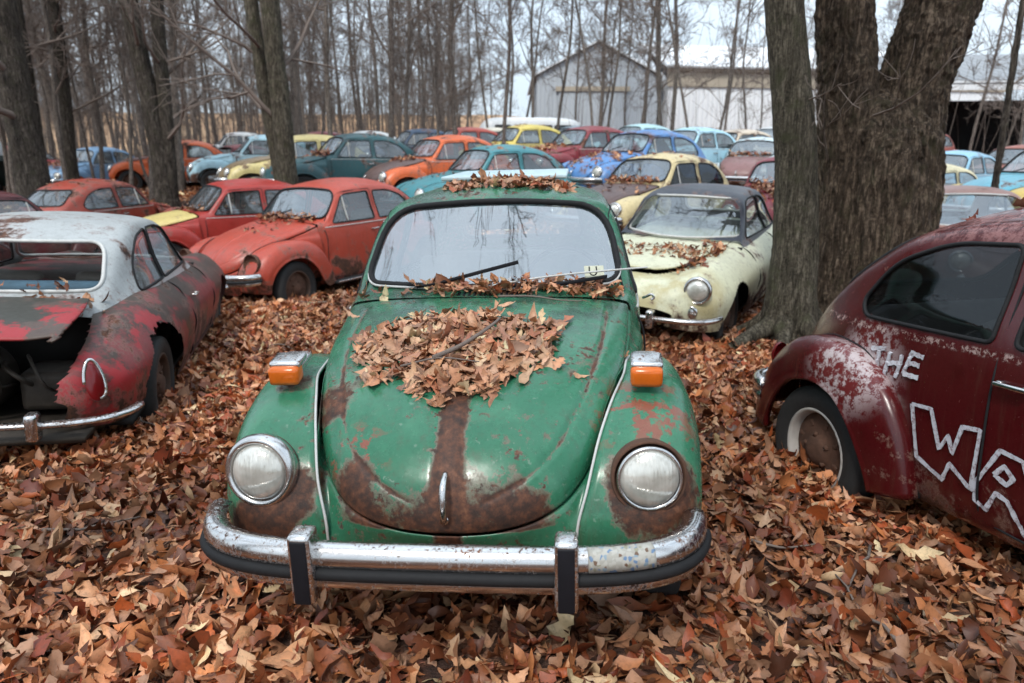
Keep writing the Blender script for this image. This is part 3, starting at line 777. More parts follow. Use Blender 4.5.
def wheel(parent, name, x, s, z=.30, steer=0, flat=0, white=False, disc_mat=None, flip=False):
    w = add_obj('wheel', B['rim'], parent); w.location = (x, ST(s), z)
    w.rotation_euler = (random.uniform(0, 6), 0, steer + (math.pi if x < 0 else 0)); 
    if white: set_mat(w, M['rim_white'])
    t = add_obj('tyre', B['tyre'], w); d = add_obj('wheel_disc', B['disc'], w)
    return w

def beetle(loc, yaw, label, col, rust=.35, group='old rounded beetle cars rusting in the woods', rx=0, ry=0, hood_col=None, fender_col=None, door_col=None, roof=None, paint=None, lamp_ring=True, lamps=True, lens=True,
           name='beetle_car', signals=False, guards=False, steer=0., skip=(), wheels=True, glass=None, older=True, trim=False):
    root = empty(name, loc, (rx, ry, yaw)); tag(root, label, 'car', group)
    seed = random.uniform(0, 60); pm = paint
    P = {}
    def part(nm, key, c=None, par=None, mat=None):
        if nm in skip: return None
        o = add_obj(nm, B[key], par or root)
        if c is not None:
            paint_props(o, c, rust, seed)
            if pm: set_mat(o, pm)
        if mat: set_mat(o, mat)
        P.setdefault(nm, []).append(o); return o
    fc = fender_col or col; dc = door_col or col; hc = hood_col or col
    part('body', 'body', col); part('hood', 'hood', hc); part('engine_lid', 'engine_lid', col)
    for k in ('_l', '_r'):
        f = part('front_fender', 'ff' + k, fc); 
        if f: part('fender_bead', 'ff_bead' + k, par=f, mat=None if trim else M['rubber'])
        f = part('rear_fender', 'rf' + k, col)
        if f: part('fender_bead', 'rf_bead' + k, par=f)
        d = part('door', 'door' + k, dc)
        if d:
            part('handle', 'handle' + k, par=d); part('door_seam', 'door_seam' + k, par=d)
            part('door_window', 'dglass' + k, par=d, mat=glass); part('vent_window_bar', 'vent' + k, par=d)
        part('quarter_window', 'qglass' + k, mat=glass); part('window_seal', 'wseal' + k); part('belt_trim', 'mould' + k)
        bd = part('running_board', 'board' + k)
        if bd: part('chrome_strip', 'board_trim' + k, par=bd)
    part('windshield', 'windshield'); part('windshield_seal', 'windshield_seal'); part('rear_window', 'rear_window', mat=glass); part('window_seal', 'rear_seal')
    if trim: part('windshield_trim', 'windshield_trim')
    part('lid_seam', 'lid_seam', par=P['engine_lid'][0])
    part('floor_pan', 'floor_pan'); part('dashboard', 'dashboard'); part('rear_seat', 'rear_seat')
    for x in (-.32, .32):
        o = part('front_seat', 'front_seat'); o.location = (x, ST(2.15), .36)
    o = part('steering_wheel', 'steering_wheel'); o.location = (.32, ST(1.78), .98); o.rotation_euler = (R(-22), 0, 0)
    for sg in (-1, 1):
        if lamps:
            h = part('headlight', 'lamp_bucket'); h.location = (sg * .590, ST(.275), .655); h.rotation_euler = (R(-6), 0, R(5) * sg)
            ring = lamp_ring if isinstance(lamp_ring, bool) else (sg in lamp_ring)
            if lens: part('lens', 'lens', par=h)
            if ring: part('ring', 'lamp_ring', par=h)
            elif lens: part('lens_rim', 'lens_rim', par=h)
        if signals:
            t = part('turn_signal', 'signal'); t.location = (sg * .605, ST(.60), .872); t.rotation_euler = (R(9), 0, R(-3) * sg); t.scale = (1.22, 1.15, 1.15); part('amber_lens', 'signal_lens', par=t)
        t = part('tail_light', 'tail'); t.location = (sg * .58, ST(3.74), .66)
    fb = part('front_bumper', 'bumper')
    if fb:
        part('rubber_strip', 'bumper_strip', par=fb)
        if guards:
            for x in (-.352, .352):
                g = part('bumper_guard', 'guard', par=fb); g.location = (x, ST(.004), .512); part('guard_pad', 'guard_pad', par=g)
    part('rear_bumper', 'rear_bumper')
    part('hood_handle', 'hood_handle', par=P['hood'][0] if 'hood' in P else None)
    for sg, ra, sc in ((-.32, -1, .95), (.20, 11, .62)):
        w = part('wiper', 'wiper'); w.location = (sg, ST(1.375) - .014, 1.045); w.rotation_euler = (0, R(ra), 0); w.scale = (sc, 1, 1)
    if wheels:
        for x, s in ((-.665, .8), (.665, .8), (-.675, 3.2), (.675, 3.2)):
            wheel(root, 'wheel', x, s, steer=steer if s < 1 else 0)
    return root, P
# ------------------------------------------------------------------ low coupe and van
def coupe_body(nu=200, nv=121):
    rows = [
     (.06, [(0, .50), (.16, .50), (.34, .48), (.42, .45), (.40, .40), (.36, .36)]),
     (.10, [(0, .59), (.20, .588), (.42, .575), (.52, .50), (.50, .42), (.45, .33)]),
     (.17, [(0, .655), (.25, .645), (.53, .675), (.675, .55), (.66, .42), (.60, .30)]),
     (.30, [(0, .705), (.30, .690), (.57, .765), (.755, .58), (.75, .42), (.70, .28)]),
     (.60, [(0, .76), (.32, .745), (.575, .81), (.79, .61), (.79, .42), (.74, .26)]),
     (1.0, [(0, .815), (.33, .80), (.59, .825), (.80, .63), (.80, .42), (.75, .25)]),
     (1.4, [(0, .86), (.33, .855), (.61, .835), (.805, .64), (.80, .42), (.75, .24)]),
     (2.0, [(0, .875), (.33, .875), (.63, .85), (.81, .64), (.80, .42), (.75, .24)]),
     (2.6, [(0, .885), (.33, .885), (.64, .86), (.815, .64), (.81, .42), (.75, .24)]),
     (3.0, [(0, .885), (.33, .88), (.64, .87), (.815, .64), (.81, .42), (.75, .25)]),
     (3.4, [(0, .845), (.33, .835), (.63, .835), (.80, .63), (.79, .42), (.74, .27)]),
     (3.75, [(0, .75), (.32, .745), (.59, .75), (.755, .59), (.75, .42), (.70, .29)]),
     (3.98, [(0, .65), (.31, .64), (.55, .655), (.68, .55), (.67, .42), (.62, .31)]),
     (4.06, [(0, .57), (.28, .565), (.46, .57), (.56, .50), (.55, .42), (.5, .33)]),
     (4.09, [(0, .50), (.26, .495), (.40, .49), (.46, .46), (.45, .41), (.42, .35)])]
    s = np.array([r[0] for r in rows]); tt = np.concatenate([[0], np.cumsum(np.maximum(np.diff(s), .06))])
    R_ = [(t, [(x, ST(r[0]) + (.0 if r[0] > .5 and r[0] < 3.5 else (.10 * (x / .75) ** 2 * (1 if r[0] < 1 else -1))), z) for x, z in r[1]]) for t, r in zip(tt, rows)]
    return net_grid(None, R_, nu, nv)

def coupe_top(nu=110, nv=97):
    T = [(1.42, .878, .868, .60, .80, .66), (1.55, .985, .955, .575, .80, .665), (1.70, 1.115, 1.07, .545, .80, .665), (1.87, 1.24, 1.185, .512, .80, .665), (2.05, 1.298, 1.24, .49, .80, .67),
         (2.4, 1.322, 1.258, .482, .80, .67), (2.7, 1.30, 1.23, .482, .80, .67), (2.95, 1.235, 1.165, .48, .80, .66), (3.15, 1.12, 1.055, .48, .80, .64), (3.35, .975, .93, .49, .79, .61), (3.52, .83, .80, .50, .74, .56)]
    rows = []
    arc = np.concatenate([[0], np.cumsum(np.hypot(np.diff([t[0] for t in T]), np.diff([t[1] for t in T])))])
    for a, (s, z0, zr, wr, zb, wb) in zip(arc, T):
        y = ST(s); h = z0 - zr; bow = .07 if s < 1.8 else (-.03 if s > 2.9 else 0)
        rows.append((a, [(0, y, z0), (.45 * wr, y + bow * .2, z0 - .12 * h), (.82 * wr, y + bow * .7, z0 - .42 * h), (wr, y + bow, zr), (wr * .55 + wb * .45, y + bow * .9, zr * .5 + zb * .5), (wb, y + bow * .6, zb)]))
    return net_grid(None, rows, nu, nv)

C_SCREEN = round_poly([(-.585, .905, .06), (-.465, 1.222, .09), (0, 1.250, .3), (.465, 1.222, .09), (.585, .905, .06), (0, .885, .3)])
C_REAR = round_poly([(-.47, .945, .08), (-.41, 1.195, .09), (.41, 1.195, .09), (.47, .945, .08)])
C_DOOR = round_poly([(1.66, .885, .03), (1.93, 1.195, .06), (2.10, 1.222, .05), (2.36, 1.228, .05), (2.44, .885, .03)])
C_QUART = round_poly([(2.475, .885, .02), (2.40, 1.228, .04), (2.66, 1.195, .10), (2.90, 1.06, .16), (3.02, .885, .05)])
C_HOOD = round_poly([(-.50, 1.36, .08), (-.44, .70, .2), (-.20, .36, .2), (.20, .36, .2), (.44, .70, .2), (.50, 1.36, .08)])
C_LID = round_poly([(-.44, 3.42, .06), (-.50, 3.75, .2), (-.44, 4.2, .06), (.44, 4.2, .06), (.50, 3.75, .2), (.44, 3.42, .06)])
def arch(s, r=.335, rough=0, seed=1):
    a = np.linspace(0, 2 * np.pi, 60, endpoint=False); k = np.ones(60)
    if rough:
        g = np.random.default_rng(seed); k = 1 + rough * (.75 * np.clip(-np.cos(a + .55), 0, 1) * (.7 + .3 * g.random(60)) + .16 * g.random(60))
    return np.stack([s - 2 - r * np.cos(a) * k, .30 + r * np.sin(a) * k], 1)

C = {}
def build_coupe_meshes(torn=False):
    out = {}
    G = coupe_body(); V = G.reshape(-1, 3); F = grid_faces(*G.shape[:2])[:, ::-1]; S0 = V.copy()
    ms = lambda sg: (lambda P: P[:, 0] * sg > .45)
    for sg in (1, -1):
        V, F, _ = cut(V, F, arch(.80), [1, 2], ms(sg))
        V, F, _ = cut(V, F, arch(3.2, .335, .62 if torn and sg < 0 else 0, 4), [1, 2], ms(sg))
    up = lambda P: (P[:, 2] > .48) & (np.abs(P[:, 0]) < .62)
    hoodP = C_HOOD.copy(); hoodP[:, 1] -= 2; lidP = C_LID.copy(); lidP[:, 1] -= 2
    V, F, Fh = cut(V, F, hoodP, [0, 1], lambda P: (P[:, 2] > .55) & (P[:, 1] < -.5))
    V, F, Fl = cut(V, F, lidP, [0, 1], lambda P: (P[:, 1] > 1.3) & (np.abs(P[:, 0]) < .7) & (P[:, 2] > (.60 if torn else .50)))
    if torn: V, F, _ = cut(V, F, round_poly([(-.40, .36, .05), (-.44, .66, .03), (.44, .66, .03), (.40, .36, .05)]), [0, 2], lambda P: P[:, 1] > ST(3.80))
    for nm, f in (('hood', Fh), ('lid', Fl)):
        v, ff = compact(V, f); me = make_mesh(nm, v, ff, M['paint']); bm = bmesh.new(); bm.from_mesh(me); bmesh.ops.solidify(bm, geom=bm.faces[:], thickness=.010); bm.to_mesh(me); bm.free()
        me.polygons.foreach_set('use_smooth', np.ones(len(me.polygons), bool)); out[nm] = me
    # doors
    D = round_poly([(1.50, .30, .03), (1.46, .86, .02), (2.44, .87, .02), (2.46, .30, .03)]); D[:, 0] -= 2
    for sg, k in ((1, '_l'), (-1, '_r')):
        V, F, Fd = cut(V, F, D, [1, 2], ms(sg)); v, ff = compact(V, Fd); out['door' + k] = make_mesh('door', v, ff, M['paint'])
        fD = surf_fit(S0, [1, 2], 0, D, ms(sg), 6, .02); b = MB(); b.tube(on_surf(D, fD, [1, 2], 0, .0), .005, 6, closed=True); out['door_seam' + k] = b.mesh('door_seam', M['rubber'])
        b = MB(); b.box((sg * .822, ST(2.30), .735), (.018, .13, .016), None, .006); b.box((sg * .810, ST(2.35), .735), (.03, .02, .02), None, .005); b.box((sg * .810, ST(2.26), .735), (.03, .02, .02), None, .005); out['handle' + k] = b.mesh('handle', M['chrome'])
    v, ff = compact(V, F); out['body'] = make_mesh('body', v, ff, M['paint'])
    G = coupe_top(); V = G.reshape(-1, 3); F = grid_faces(*G.shape[:2])[:, ::-1]; S0 = V.copy()
    mf = lambda P: (P[:, 1] < ST(2.2)) & (np.abs(P[:, 0]) < .66); mr = lambda P: P[:, 1] > ST(2.75)
    fs = surf_fit(S0, [0, 2], 1, C_SCREEN, mf, 2); fr = surf_fit(S0, [0, 2], 1, C_REAR, mr, 4)
    V, F, _ = cut(V, F, C_SCREEN, [0, 2], mf); V, F, _ = cut(V, F, C_REAR, [0, 2], mr)
    out['windshield'] = MB().add(*pane(C_SCREEN, fs, [0, 2], 1, .006)).mesh('windshield', M['screen'])
    out['rear_window'] = MB().add(*pane(C_REAR, fr, [0, 2], 1, -.006)).mesh('rear_window', M['glass'])
    out['windshield_trim'] = strip_meshes(0, [on_surf(C_SCREEN, fs, [0, 2], 1, -.004)], .012).mesh('windshield_trim', M['trim'])
    out['rear_trim'] = strip_meshes(0, [on_surf(C_REAR, fr, [0, 2], 1, .004)], .012).mesh('window_trim', M['trim'])
    for sg, k in ((1, '_l'), (-1, '_r')):
        WD, WQ = side(C_DOOR), side(C_QUART); m = ms(sg) if 0 else (lambda P: P[:, 0] * sg > .38)
        fd = surf_fit(S0, [1, 2], 0, WD, m, 4); fq = surf_fit(S0, [1, 2], 0, WQ, m, 4)
        V, F, _ = cut(V, F, WD, [1, 2], m); V, F, _ = cut(V, F, WQ, [1, 2], m)
        out['dglass' + k] = MB().add(*pane(WD, fd, [1, 2], 0, -.006 * sg)).mesh('door_window', M['glass'])
        out['qglass' + k] = MB().add(*pane(WQ, fq, [1, 2], 0, -.006 * sg)).mesh('quarter_window', M['glass'])
        out['wseal' + k] = strip_meshes(0, [on_surf(WD, fd, [1, 2], 0, .001 * sg), on_surf(WQ, fq, [1, 2], 0, .001 * sg)], .009).mesh('window_seal', M['rubber'])
    v, ff = compact(V, F); out['roof'] = make_mesh('roof', v, ff, M['paint'])
    ax = Matrix.Rotation(R(90), 4, 'X')
    out['fog'] = MB().lathe([(.055, -.05), (.055, 0), (.048, .006), (.04, .004), (.03, .012), (0, .016)], 24, ax).mesh('fog_lamp', M['chrome'])
    def blade(sg):
        a = np.linspace(-1, 1, 50); x = .76 * np.sin(a * np.pi / 2 * .95) / math.sin(np.pi / 2 * .95); s = .30 * np.abs(a) ** 3.2
        P = np.stack([x, s, 0 * a], 1); T = np.gradient(P, axis=0); U = np.stack([T[:, 1], -T[:, 0], 0 * a], 1); U /= np.linalg.norm(U, axis=1)[:, None]
        V, F = sweep(P, U, [(-.012, .035), (.012, .034), (.024, .012), (.024, -.012), (.012, -.034), (-.012, -.035), (-.004, 0)]); V[:, 1] *= sg
        return V, F if sg > 0 else [f[::-1] for f in F]
    out['fbump'] = MB().add(*blade(1)).mesh('front_bumper', M['chrome']); out['rbump'] = MB().add(*blade(-1)).mesh('rear_bumper', M['chrome'])
    out['rider'] = MB().box((0, 0, 0), (.06, .09, .17), None, .022).mesh('overrider', M['chrome'])
    a = np.linspace(-.45 * np.pi, .95 * np.pi, 36); o = np.stack([.050 * np.cos(a), 0 * a, .105 * np.sin(a) - .018 * np.cos(2 * a)], 1)
    b = MB(); b.tube(o * np.array([-1, 1, 1]), .010, 8); out['tail_ring'] = b.mesh('ring', M['chrome'])
    b = MB(); b.lathe([(.05, 0), (.045, .008), (.0, .012)], 24, Matrix.Rotation(R(-90), 4, 'X') @ Matrix.Diagonal((.95, 2.0, 1, 1))); out['tail'] = b.mesh('tail_light', M['tail_red'])
    b = MB(); b.box((0, ST(2.3), .27), (1.4, 3.0, .03)); b.box((0, ST(1.38), .56), (1.3, .03, .55)); b.box((0, ST(3.30), .56), (1.3, .03, .5)); out['floor_pan'] = b.mesh('floor_pan', M['dash'])
    b = MB(); b.box((0, ST(3.75), .30), (1.1, .75, .03)); b.lathe([(.05, .12), (.12, .12), (.17, .09), (.19, .03), (.20, -.10), (.12, -.14)], 32, Matrix.Translation((.10, ST(3.72), .52)) @ Matrix.Rotation(R(-90), 4, 'X'))
    b.box((-.28, ST(3.65), .46), (.26, .30, .22), None, .04); b.tube(catmull([(.3, ST(3.6), .45), (.38, ST(3.7), .62), (.2, ST(3.6), .74), (-.1, ST(3.62), .74)], 20), .03, 10); b.box((.36, ST(3.62), .42), (.2, .26, .2), None, .04)
    b.lathe([(.165, .10), (.19, .10), (.195, .125), (.16, .125)], 32, Matrix.Translation((.10, ST(3.74), .52)) @ Matrix.Rotation(R(-90), 4, 'X'))
    for k in range(6): b.tube(catmull([(-.35 + .12 * k, ST(3.70), .42 + .03 * (k % 3)), (-.30 + .11 * k, ST(3.86), .52 + .04 * (k % 2)), (-.22 + .12 * k, ST(3.80), .66 - .05 * (k % 3)), (-.15 + .1 * k, ST(3.60), .60)], 14), .009 + .004 * (k % 2), 6)
    out['engine'] = b.mesh('engine', M['engine'])
    return out

def coupe(loc, yaw, label, col, roof_col, rust, group, rx=0, ry=0, paint=None, meshes=None, rear_open=False, hood_up=0.0, skip=()):
    Cm = meshes or C
    root = empty('coupe_car', loc, (rx, ry, yaw)); tag(root, label, 'car', group); seed = random.uniform(0, 60)
    def part(nm, key, c=None, par=None, mat=None, src=None):
        if nm in skip: return None
        o = add_obj(nm, (src or Cm)[key], par or root)
        if c is not None:
            paint_props(o, c, rust, seed)
            if paint: set_mat(o, paint)
        if mat: set_mat(o, mat)
        return o
    part('body', 'body', col); rf = part('roof', 'roof', roof_col)
    if rf: set_mat(rf, M['paint'])
    h = part('hood', 'hood', col)
    if hood_up: h.location = (0, 0, .012); piv = Vector((0, ST(1.36), .86)); Mx = Matrix.Translation(piv) @ Matrix.Rotation(hood_up, 4, 'X') @ Matrix.Translation(-piv); h.matrix_local = Mx
    l = part('engine_lid', 'lid', col)
    if rear_open and l:
        piv = Vector((0, ST(3.42), .845)); l.matrix_local = Matrix.Translation((0, .03, .075)) @ Matrix.Translation(piv) @ Matrix.Rotation(rear_open, 4, 'X') @ Matrix.Translation(-piv)
    part('engine', 'engine'); part('floor_pan', 'floor_pan')
    for k in ('_l', '_r'):
        d = part('door', 'door' + k, col); part('handle', 'handle' + k, par=d); part('door_seam', 'door_seam' + k, par=d)
        part('door_window', 'dglass' + k); part('quarter_window', 'qglass' + k); part('window_seal', 'wseal' + k)
    part('windshield', 'windshield'); part('windshield_trim', 'windshield_trim'); part('rear_window', 'rear_window'); part('window_trim', 'rear_trim')
    for sg in (-1, 1):
        hl = part('headlight', 'lamp_bucket', src=B)
        if hl:
            hl.location = (sg * .585, ST(.20), .650); hl.rotation_euler = (R(-4), 0, R(6) * sg); part('lens', 'lens', par=hl, src=B); part('ring', 'lamp_ring', par=hl, src=B)
            fl = part('fog_lamp', 'fog'); fl.location = (sg * .55, ST(.17), .475)
        t = part('tail_light', 'tail'); t.location = (sg * .585, ST(4.005), .575); t.rotation_euler = (R(18), 0, R(-38) * sg); part('ring', 'tail_ring', par=t)
        o = part('front_seat', 'front_seat', src=B); o.location = (sg * .33, ST(2.25), .24)
    o = part('rear_seat', 'rear_seat', src=B); o.location = (0, -.05, -.12); o.scale = (.80, 1, .95)
    fb = part('front_bumper', 'fbump'); 
    if fb: fb.location = (0, ST(.02), .42)
    rb = part('rear_bumper', 'rbump'); rb.location = (0, ST(4.16), .40); rb.scale = (1, 1, .5)
    if fb: fb.scale = (1, 1, .65)
    for sg in (-1, 1):
        if fb: r = part('overrider', 'rider', par=fb); r.location = (sg * .27, -.01, 0); r.scale = (1, 1, 1.4)
        r = part('overrider', 'rider', par=rb); r.location = (sg * .34, .01, 0); r.scale = (1, 1, 1.7)
    for x, s in ((-.66, .8), (.66, .8), (-.68, 3.2), (.68, 3.2)): wheel(root, 'wheel', x, s)
    return root

VAN = {}
def build_van_meshes():
    T = [(0.0, 1.10, .50), (.04, 1.30, .62), (.16, 1.62, .74), (.40, 1.86, .80), (.8, 1.93, .82), (2.0, 1.95, .82), (3.4, 1.93, .82), (3.9, 1.84, .80), (4.12, 1.5, .76), (4.2, 1.1, .66)]
    rows = []
    for s, z0, w in T:
        y = ST(s); low = .35; k = min(1, (z0 - low) / 1.55); zr = z0 - .22 * k
        rows.append((s, [(0, y, z0), (.5 * w, y, z0 - .03 * k), (.86 * w, y + (.05 if s < .5 else 0), z0 - .09 * k), (.97 * w, y + (.08 if s < .5 else 0), zr - .02), (w, y + (.08 if s < .5 else 0), low + .55 * (z0 - low)), (w * 1.02, y, low + .30 * (z0 - low)), (w * .98, y, low)]))
    G = net_grid(None, rows, 150, 101); V = G.reshape(-1, 3); F = grid_faces(*G.shape[:2])[:, ::-1]; S0 = V.copy(); pn = []; sl = []
    for sg in (1, -1):
        m = lambda P: P[:, 0] * sg > .5
        for (a, c) in ((.55, 1.15), (1.3, 2.0), (2.1, 2.8), (2.9, 3.6)):
            W = side(round_poly([(a, 1.25, .06), (a, 1.62, .06), (c, 1.62, .06), (c, 1.25, .06)])); f = surf_fit(S0, [1, 2], 0, W, m, 3)
            V, F, _ = cut(V, F, W, [1, 2], m); pn.append(MB().add(*pane(W, f, [1, 2], 0, -.005 * sg, 3)).mesh('side_window', M['dark_glass'])); sl.append(on_surf(W, f, [1, 2], 0, 0))
    Z = V[F].mean(1)[:, 2]; v, ff = compact(V, F[Z < 1.2]); VAN['body'] = make_mesh('body', v, ff, M['paint']); v, ff = compact(V, F[Z >= 1.2]); VAN['roof'] = make_mesh('roof', v, ff, M['paint'])
    VAN['glass'] = pn; VAN['seal'] = strip_meshes(0, sl, .012).mesh('window_seal', M['rubber'])

def van(loc, yaw, label, col, roof_col, rust, group):
    root = empty('old_van', loc, (0, 0, yaw)); tag(root, label, 'van', group); seed = random.uniform(0, 60)
    for nm, c in (('body', col), ('roof', roof_col)):
        o = add_obj(nm, VAN[nm], root); paint_props(o, c, rust, seed)
    for p_ in VAN['glass']: add_obj('side_window', p_, root)
    add_obj('window_seal', VAN['seal'], root)
    for x, s in ((-.66, .8), (.66, .8), (-.66, 3.2), (.66, 3.2)): wheel(root, 'wheel', x, s)
    return root

# ------------------------------------------------------------------ trees
def limb(path, r0, r1, n, rough=0.0, seed=0, fine=1.0):
    """tapered wobbling tube; path (m,3)"""
    P = np.asarray(path, float); m = len(P)
    r = np.linspace(r0, r1, m)
    return tube(P, r, n)

def grow(g, base, d, L, r, depth, out, twig_r=.004, n=None):
    """recursive branch: out collects (V, F)"""
    seg = max(4, int(L / .35)); P = [np.array(base, float)]; d = np.array(d, float); d /= np.linalg.norm(d)
    step = L / seg
    for i in range(seg):
        d = d + g.normal(0, .13, 3) + np.array([0, 0, .05]); d /= np.linalg.norm(d); P.append(P[-1] + d * step)
    P = np.array(P); rr = np.linspace(r, max(twig_r, r * .25), len(P))
    out.append(tube(P, rr, n or (6 if r > .03 else 4 if r > .012 else 3), caps=False))
    if depth <= 0 or L < .35: return
    k = int(g.integers(3, 6))
    for j in range(k):
        i = int(g.uniform(.25, 1.) * (len(P) - 1)); dd = P[min(i + 1, len(P) - 1)] - P[max(i - 1, 0)]; dd /= np.linalg.norm(dd) + 1e-9
        pr = g.normal(0, 1, 3); pr -= dd * pr.dot(dd); pr /= np.linalg.norm(pr) + 1e-9
        a = g.uniform(.45, .95); nd = dd * math.cos(a) + pr * math.sin(a)
        grow(g, P[i], nd, L * g.uniform(.35, .65), max(twig_r, rr[i] * .6), depth - 1, out, twig_r)

def tree_meshes(seed, H, r, lean=(0, 0), n_br=14, br_from=.3, br_len=2.6, depth=2, sides=10, wob=.05, mat='bark_thin', twig_r=.005):
    g = np.random.default_rng(seed); m = max(12, int(H / .5)); z = np.linspace(-.4, H, m); t = np.clip(z / H, 0, 1)
    ph = g.uniform(0, 6, 4); P = np.stack([lean[0] * z + wob * (np.sin(z * .55 + ph[0]) + .5 * np.sin(z * 1.3 + ph[1])) * t ** .5 * 2, lean[1] * z + wob * (np.sin(z * .5 + ph[2]) + .5 * np.sin(z * 1.1 + ph[3])) * t ** .5 * 2, z], 1)
    rr = r * (1 - .82 * t) + r * .55 * np.exp(-np.maximum(z, 0) / .22) * (1 if r > .1 else .4)
    V, F = tube(P, rr, sides)
    nz = vnoise(V * np.array([6, 6, 1.6]) / max(.3, r * 4), seed) * .10 * r
    A = np.repeat(P, sides, 0); dv = V - A; dv /= np.linalg.norm(dv, axis=1)[:, None] + 1e-9; V = V + dv * nz[:, None]
    tr = MB().add(V, F).mesh('trunk', M[mat])
    out = []
    for k in range(n_br):
        u = br_from + (1 - br_from) * (k + g.random()) / n_br; i = min(m - 2, int(u * (m - 1))); a = g.uniform(0, 2 * np.pi); el = g.uniform(.35, 1.1)
        grow(g, P[i], (math.cos(a) * math.cos(el), math.sin(a) * math.cos(el), math.sin(el)), br_len * g.uniform(.5, 1.1) * (1.1 - .5 * u), max(twig_r * 1.5, rr[i] * g.uniform(.3, .5)), depth, out, twig_r)
    br = MB()
    for v, f in out: br.add(v, f)
    return tr, br.mesh('branches', M['twig'])

def tree(meshes, loc, rot, label, group=None, scale=1., cat='tree', name='bare_tree', tilt=(0, 0)):
    root = empty(name, loc, (tilt[0], tilt[1], rot)); root.scale = (scale,) * 3; tag(root, label, cat, group)
    add_obj('trunk', meshes[0], root); add_obj('branches', meshes[1], root); return root

def trunk_mesh(paths, name, mat, seed=3, sides=64, ridge=.018, ring=.035):
    """close-up trunk with bark ridges; paths: list of (points, radii, flare)"""
    b = MB()
    for pi, (P, r) in enumerate(paths):
        P = np.asarray(P, float); L = np.linalg.norm(np.diff(P, axis=0), axis=1).sum(); m = int(L / ring)
        Q = catmull(P, m); rr = np.interp(np.linspace(0, 1, m), np.linspace(0, 1, len(r)), r)
        V, F = tube(Q, rr, sides)
        a = np.tile(np.linspace(0, 2 * np.pi, sides, endpoint=False), m); zz = np.repeat(np.linspace(0, L, m), sides); ra = np.repeat(rr, sides)
        S = np.stack([np.cos(a) * ra * 1.0, np.sin(a) * ra * 1.0, zz], 1)
        w = vnoise(S * np.array([3, 3, 2.]), seed + pi) * .05
        S2 = S + w[:, None]
        n1 = 1 - np.abs(vnoise(S2 * np.array([24, 24, 4.]), seed + 5)) * .75 - np.abs(vnoise(S2 * np.array([47, 47, 9.]), seed + 6)) * .35; n2 = vnoise(S2 * np.array([60, 60, 22.]), seed + 9); n3 = vnoise(S * np.array([3.5, 3.5, 1.3]), seed + 2)
        flut = .5 * np.cos(a * 5 + 1.3 * np.sin(zz)) 
        d = ridge * (n1 ** 2 * 1.3 - .7) + ridge * .35 * n2 + ra * .09 * n3 + ra * .05 * flut * np.exp(-zz / .8)
        A = np.repeat(Q, sides, 0); dv = V - A; dv /= np.linalg.norm(dv, axis=1)[:, None] + 1e-9
        b.add(V + dv * d[:, None], F)
    return b.mesh(name, mat)

# ------------------------------------------------------------------ leaves
def leaf_shapes():
    sh = []
    def rows(nr, w):
        u = np.linspace(0, 1, nr); V = []; F = []
        for i, x in enumerate(u):
            V += [(x, -w(x)), (x, 0), (x, w(x))]
        for i in range(nr - 1):
            for k in (0, 1): F.append([i * 3 + k, i * 3 + k + 1, (i + 1) * 3 + k + 1, (i + 1) * 3 + k])
        return np.array(V), np.array(F)
    sh.append(rows(7, lambda u: .005 + .30 * math.sin(math.pi * min(1, u ** .8)) ** .9))
    lob = lambda u: .008 + .31 * math.sin(math.pi * u ** .85) ** .7 * (.42 + .58 * abs(math.cos(3.5 * math.pi * u)))
    sh.append(rows(15, lob))
    mp = lambda u: .010 + np.interp(u, [0, .08, .18, .26, .34, .46, .54, .64, .74, .86, 1.], [.0, .20, .42, .24, .33, .50, .24, .17, .23, .10, 0])
    sh.append(rows(13, mp))
    sh.append(rows(5, lambda u: .005 + .25 * math.sin(math.pi * min(1, u ** .75))))
    return sh
LEAVES = leaf_shapes()
LEAF_PAL = np.array([1.10, 1.04, .84]) * np.array([(.20, .070, .032), (.28, .118, .062), (.15, .045, .020), (.38, .20, .125), (.45, .285, .20), (.095, .027, .012), (.20, .046, .018), (.24, .058, .018), (.31, .155, .10), (.060, .020, .011), (.14, .028, .013), (.30, .115, .05), (.26, .145, .105)])
LEAF_W = np.array([11, 13, 9, 12, 8, 8, 6, 4, 12, 6, 4, 7, 10.]); LEAF_W /= LEAF_W.sum()

